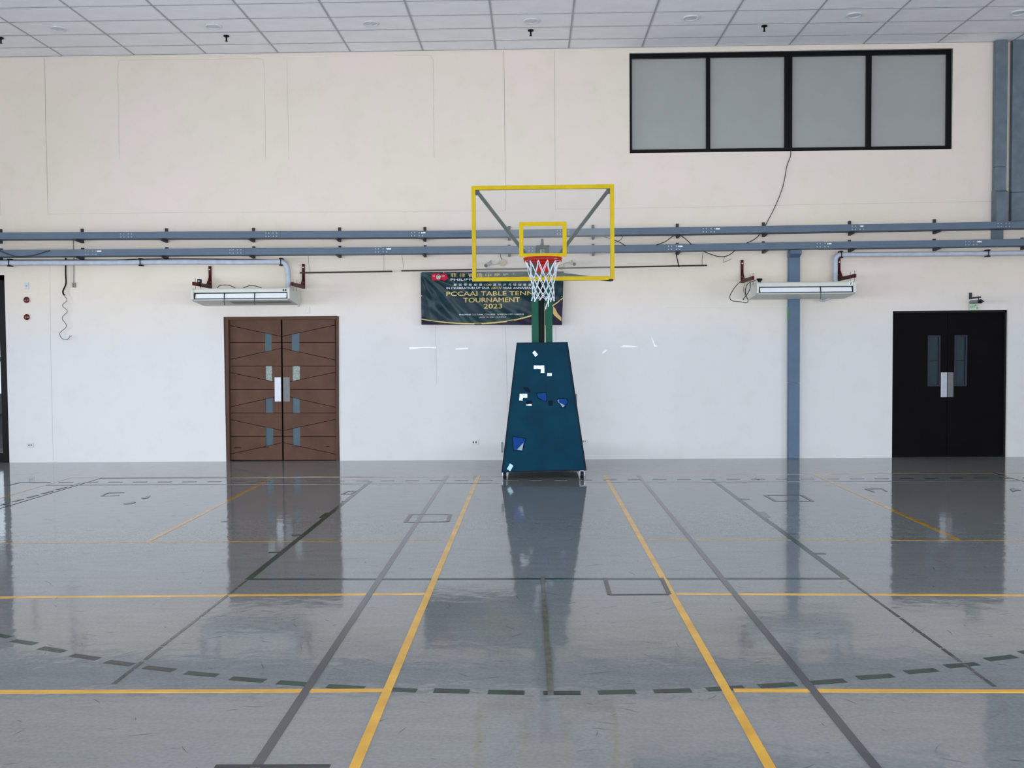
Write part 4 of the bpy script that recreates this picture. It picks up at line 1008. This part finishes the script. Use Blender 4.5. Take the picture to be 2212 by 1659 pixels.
for p, q in (([(1160, 850), (1179, 849), (1181, 863), (1178, 867), (1163, 859)], MBLU), ([(1205, 862), (1223, 862), (1226, 868), (1220, 878), (1215, 880), (1205, 869)], MBLU), ([(1108, 943.5), (1134.5, 948), (1133, 956), (1127, 974), (1110, 972)], MBLU), ([(1131, 838), (1139, 838.5), (1144, 843), (1144, 847), (1136, 843)], DK), ([(1186, 867), (1192, 867), (1192, 875), (1187, 875)], DK), ([(1139, 867), (1147, 867), (1148, 873), (1138, 873)], DK)):
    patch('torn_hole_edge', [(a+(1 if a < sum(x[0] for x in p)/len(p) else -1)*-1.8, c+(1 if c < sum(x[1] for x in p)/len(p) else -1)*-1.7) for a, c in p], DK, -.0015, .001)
    patch('exposed_foam', p, q, -.003, .001)
patch('foam_flap', [(1117, 971), (1131, 956), (1128, 973)], MFOAM, -.007, 0)
patch('foam_flap', [(1208, 869), (1220, 876), (1215.5, 880)], MFOAM, -.007, 0)
patch('foam_flap', [(1204, 865), (1207, 863), (1207, 871)], MFOAM, -.006, 0)
# base box behind the pad
xa, xb = W(1092, 1000, YP).x, W(1258, 1000, YP).x
bb = NB(); box(bb, xa, xb, YP+.07, -.55, .115, .32, .01); obj('base_box', bb, MARM, hp)
bb = NB()
for x in (W(1130, 800, YP).x, W(1214, 800, YP).x): tube(bb, [(x, YP+.1, .3), (x*.98+.005, YP+.1, W(1174, 748, YP).z)], .03, 6)
obj('pad_support', bb, MARM, hp)
for px in (1090.3, 1257.5):
    for yy in (YP+.06, -.75):
        x = W(px, 1030, YP).x
        bb = NB(); cyl(bb, (x-.024, yy, .05), (x+.024, yy, .05), .05, 20); wh = obj('caster_wheel', bb, M('dark_rubber', (26, 28, 40), .5), hp)
        bb = NB()
        for s in (-1, 1): box(bb, x+s*.03-.004, x+s*.03+.004, yy-.03, yy+.03, .04, .118)
        box(bb, x-.034, x+.034, yy-.03, yy+.03, .104, .118); sub('fork', bb, STEEL, wh)
for px, py in ((1085, 965), (1243.5, 860)):
    p = W(px, py, YP+.1); s = -1 if px < 1174 else 1
    bb = NB(); box(bb, p.x-.015, p.x+.015, YP+.06, YP+.14, p.z-.08, p.z+.06, .003); obj('side_latch', bb, M('worn_grey_metal', (120, 128, 134), .5), hp)
# posts
YPO = -1.95
zt = W(1170, 556, YPO).z
bb = NB(); box(bb, W(1148.3, 700, YPO).x, W(1163.5, 700, YPO).x, YPO, YPO+.14, .3, zt, .004); obj('post', bb, MGREEN, hp)
bb = NB(); box(bb, W(1178.8, 700, YPO).x, W(1193.3, 700, YPO).x, YPO, YPO+.14, .3, zt, .004); obj('post', bb, MGREEN, hp)
bb = NB(); box(bb, W(1163, 700, YPO+.1).x, W(1176, 700, YPO+.1).x, YPO+.1, YPO+.24, .3, zt-.08, .004); o = obj('lift_beam', bb, MDGRN, hp); o['label'] = 'beam between the posts, its colour darkened as shade'
bb = NB(); tube(bb, [W(1177, 655, YPO+.05), W(1177, 735, YPO+.05)], .007, 6); obj('lift_cord', bb, M('cream_cord', (196, 190, 160), .6), hp)
# arm from posts to board
xa, xb = W(1158.5, 545, -3.7).x, W(1186, 545, -3.7).x
z1 = W(1172, 532.5, -3.7).z; z0 = W(1172, 558, -3.7).z
bb = NB(); prism(bb, [(-3.86, z1), (-2.1, z1+.01), (-1.82, zt+.02), (-1.82, zt-.22), (-2.2, z0-.02), (-3.86, z0)], 'x', xa, xb); obj('arm', bb, MARM, hp)
bb = NB(); box(bb, W(1157, 540, -3.6).x, W(1160, 540, -3.6).x, -3.8, -3.2, z0, z1-.02); obj('arm_plate', bb, MARM, hp)
fit_text('arm_marking', 'B2', (1166.8, 538.5, 1177, 547), -3.872, M('faded_white_print', (128, 146, 140), .5), hp, .015)
p = W(1171, 531, -3.5); q = W(1171, 515.5, -3.5)
bb = NB(); tube(bb, [p, p.lerp(q, .75), p.lerp(q, .93), q], [.024, .019, .015, .004], 12); obj('spring_end_cap', bb, M('grey_rubber', (92, 96, 98), .5), hp, True)
bb = NB(); box(bb, W(1141, 575, -3.6).x, W(1150, 575, -3.6).x, -3.66, -3.6, W(1150, 590, -3.6).z, W(1150, 556, -3.6).z); box(bb, W(1150.5, 575, -3.6).x, W(1157, 575, -3.6).x, -3.62, -3.56, W(1150, 588, -3.6).z, W(1150, 560, -3.6).z); box(bb, W(1190, 575, -3.6).x, W(1197, 575, -3.6).x, -3.66, -3.6, W(1190, 588, -3.6).z, W(1190, 558, -3.6).z); obj('arm_mount', bb, MARM, hp)
# struts
for a, c in (((1030, 413), (1143, 558)), ((1315, 410), (1203, 556))):
    A = W(*a, -3.84); B = W(*c, -3.35)
    bb = NB(); tube(bb, [A, B], .028, 4); obj('diagonal_strut', bb, MARM, hp)
    bb = NB(); box(bb, A.x-.03, A.x+.03, -3.88, -3.82, A.z-.05, A.z+.03, .004); obj('strut_foot', bb, M('black_bracket', (30, 34, 34), .5), hp)
for a, c in (((1026, 605), (1150, 592)), ((1320, 605), (1196, 590.5))):
    bb = NB(); tube(bb, [W(*a, -3.84), W(*c, -3.3)], .02, 4); obj('lower_strut', bb, MARM, hp)
# backboard
bx0, bx1 = (W(1019, 503, YBD).x+W(1019.5, 503, YBD).x)/2, W(1326.8, 500, YBD).x
bz1 = (W(1019, 402, YBD).z+W(1327, 398.5, YBD).z)/2; bz0 = (W(1020, 607, YBD).z+W(1326, 606, YBD).z)/2
ft = .05
for q in ((bx0, bx0+ft, bz0, bz1), (bx1-ft, bx1, bz0, bz1), (bx0+ft, bx1-ft, bz1-ft, bz1), (bx0+ft, bx1-ft, bz0, bz0+ft)):
    bb = NB(); box(bb, q[0], q[1], YBD-.02, YBD+.03, q[2], q[3], .002); obj('backboard_frame', bb, MYEL, hp)
GLB = glass_mat('backboard_acrylic', (0.97, 0.98, 0.98), .07, (205, 205, 205), .03, .03)
bb = NB(); box(bb, bx0+ft, bx1-ft, YBD-.008, YBD+.008, bz0+ft, bz1-ft); obj('backboard_pane', bb, GLB, hp)
ix0, ix1 = W(1121.5, 515, YBD).x, W(1224, 515, YBD).x; iz1 = (W(1121.5, 480, YBD).z+W(1224, 479, YBD).z)/2; iz0 = W(1172, 555, YBD).z
bb = NB(); t_ = .052
for q in ((ix0, ix0+t_, iz0, iz1), (ix1-t_, ix1, iz0, iz1), (ix0+t_, ix1-t_, iz1-t_, iz1), (ix0+t_, ix1-t_, iz0, iz0+t_*.85)): box(bb, q[0], q[1], YBD-.011, YBD-.0085, q[2], q[3])
obj('shooting_square', bb, MYEL, hp)
p = W(1321, 605.5, YBD-.02)
bb = NB(); box(bb, p.x-.035, p.x+.02, YBD-.03, YBD+.03, bz0-.012, bz0+.012, .003); obj('corner_clip', bb, BLACK, hp)
# rim and net
MRIM = M('red_rim_paint', (176, 26, 18), .35, var=.1)
RY = YBD-.385; RC = W(1172.5, 558.5, RY); RR = .2275
bb = NB(); tube(bb, [(RC.x+RR*math.cos(a), RY+RR*math.sin(a), RC.z) for a in [2*math.pi*k/48 for k in range(48)]], .011, 10, True); tube(bb, [(RC.x+RR*math.cos(a), RY+RR*math.sin(a), RC.z-.026) for a in [2*math.pi*k/48 for k in range(48)]], .008, 8, True)
rim = obj('rim', bb, MRIM, hp, True)
bb = NB(); zr0, zr1 = W(1172, 588, YBD-.03).z, RC.z+.02
box(bb, W(1160, 575, YBD-.03).x, W(1184.5, 575, YBD-.03).x, YBD-.045, YBD-.012, zr0, zr1, .004)
prism(bb, [(RC.x-.075, YBD-.04), (RC.x+.075, YBD-.04), (RC.x+.11, RY+RR*.86), (RC.x-.11, RY+RR*.86)], 'z', RC.z-.03, RC.z-.012)
sub('rim_plate', bb, MRIM, rim)
bb = NB()
for k in range(12):
    a = 2*math.pi*(k+.5)/12
    tube(bb, [(RC.x+RR*math.cos(a), RY+RR*math.sin(a), RC.z-.02), (RC.x+RR*1.02*math.cos(a), RY+RR*1.02*math.sin(a), RC.z-.04), (RC.x+RR*math.cos(a+.03), RY+RR*math.sin(a+.03), RC.z-.02)], .004, 5)
sub('net_hooks', bb, MRIM, rim)
rows = [(0.0, .222), (-.14, .172), (-.215, .15), (-.29, .135), (-.36, .13), (-.425, .128), (-.475, .135)]
node = {}
for k, (dz, r) in enumerate(rows):
    for j in range(12):
        a = 2*math.pi*(j+.5+.5*(k % 2))/12 + random.uniform(-.05, .05)*(k > 0)
        rr = r*(1+random.uniform(-.07, .07)*(k > 0))
        node[k, j] = Vector((RC.x+rr*math.cos(a)+.0, RY+rr*math.sin(a), RC.z-.03+dz+random.uniform(-.012, .012)*(k > 0)))
bb = NB()
for k in range(len(rows)-1):
    for j in range(12):
        for j2 in ((j, (j-1) % 12) if k % 2 == 0 else (j, (j+1) % 12)):
            A, B = node[k, j], node[k+1, j2]; mid = (A+B)/2
            out = Vector((mid.x-RC.x, mid.y-RY, 0)).normalized()*(-.012 if k == 0 else .003)
            tube(bb, [A, mid+out, B], .0046 if k else .0052, 5)
for j in range(12):
    bmesh.ops.create_icosphere(bb, subdivisions=1, radius=.011, matrix=Matrix.Translation(node[len(rows)-1, j]))
for a, pts in (('x', [(1185, 642), (1183.5, 652), (1180, 661), (1178.8, 668)]), ('y', [(1186, 640), (1185, 652), (1184.5, 663)]), ('z', [(1180, 640), (1185, 645), (1189, 636)])):
    tube(bb, smooth_path([W(p_, q_, RY-.08) for p_, q_ in pts]), .006, 5)
obj('net', bb, M('white_net_cord', (214, 220, 232), .7, var=.05), hp, True)

# ------------------------------------------------------------------ ceiling fixtures
MRING = M('downlight_ring', (214, 216, 220), .5)
MDIFF = M('downlight_diffuser', (212, 216, 222), .5)
names = ['leftmost', 'second from the left', 'third from the left', 'fourth from the left, above the backboard', 'fifth from the left', 'sixth from the left', 'rightmost']
for (px, py), nm in zip(((126, 62), (461, 57), (801, 50.5), (1148, 45), (1493, 38.5), (1845, 32.5), (2201, 27)), names):
    p = F(px, py, HC)
    t = thing('ceiling_downlight', 'unlit round recessed ceiling light, %s' % nm, 'ceiling light', p, 'round downlights in the tile ceiling')
    bb = NB(); tube(bb, [(p.x+.105*math.cos(a), p.y+.105*math.sin(a), HC-.002) for a in [2*math.pi*k/32 for k in range(32)]], .012, 8, True); obj('trim_ring', bb, MRING, t, True)
    bb = NB(); cyl(bb, (p.x, p.y, HC-.004), (p.x, p.y, HC+.003), .1, 32); obj('diffuser', bb, MDIFF, t)
for (px, py), nm in zip(((2, 90.5), (489, 86), (1146.5, 74), (1651, 64.5)), ('at the far left edge', 'below the second downlight', 'above the backboard', 'above the high window')):
    p = F(px, py-1.5, HC-.05); z = HC
    t = thing('ceiling_sprinkler', 'small black fire sprinkler head %s' % nm, 'sprinkler', (p.x, p.y, z), 'ceiling sprinklers')
    bb = NB(); tube(bb, [(p.x, p.y, z+.002), (p.x, p.y, z-.012), (p.x, p.y, z-.02)], [.045, .045, .02], 14); obj('escutcheon', bb, BLACK, t)
    bb = NB(); tube(bb, [(p.x, p.y, z-.015), (p.x, p.y, z-.08)], [.014, .012], 8); tube(bb, [(p.x, p.y, z-.08), (p.x, p.y, z-.086)], .022, 10); obj('nozzle', bb, BLACK, t)
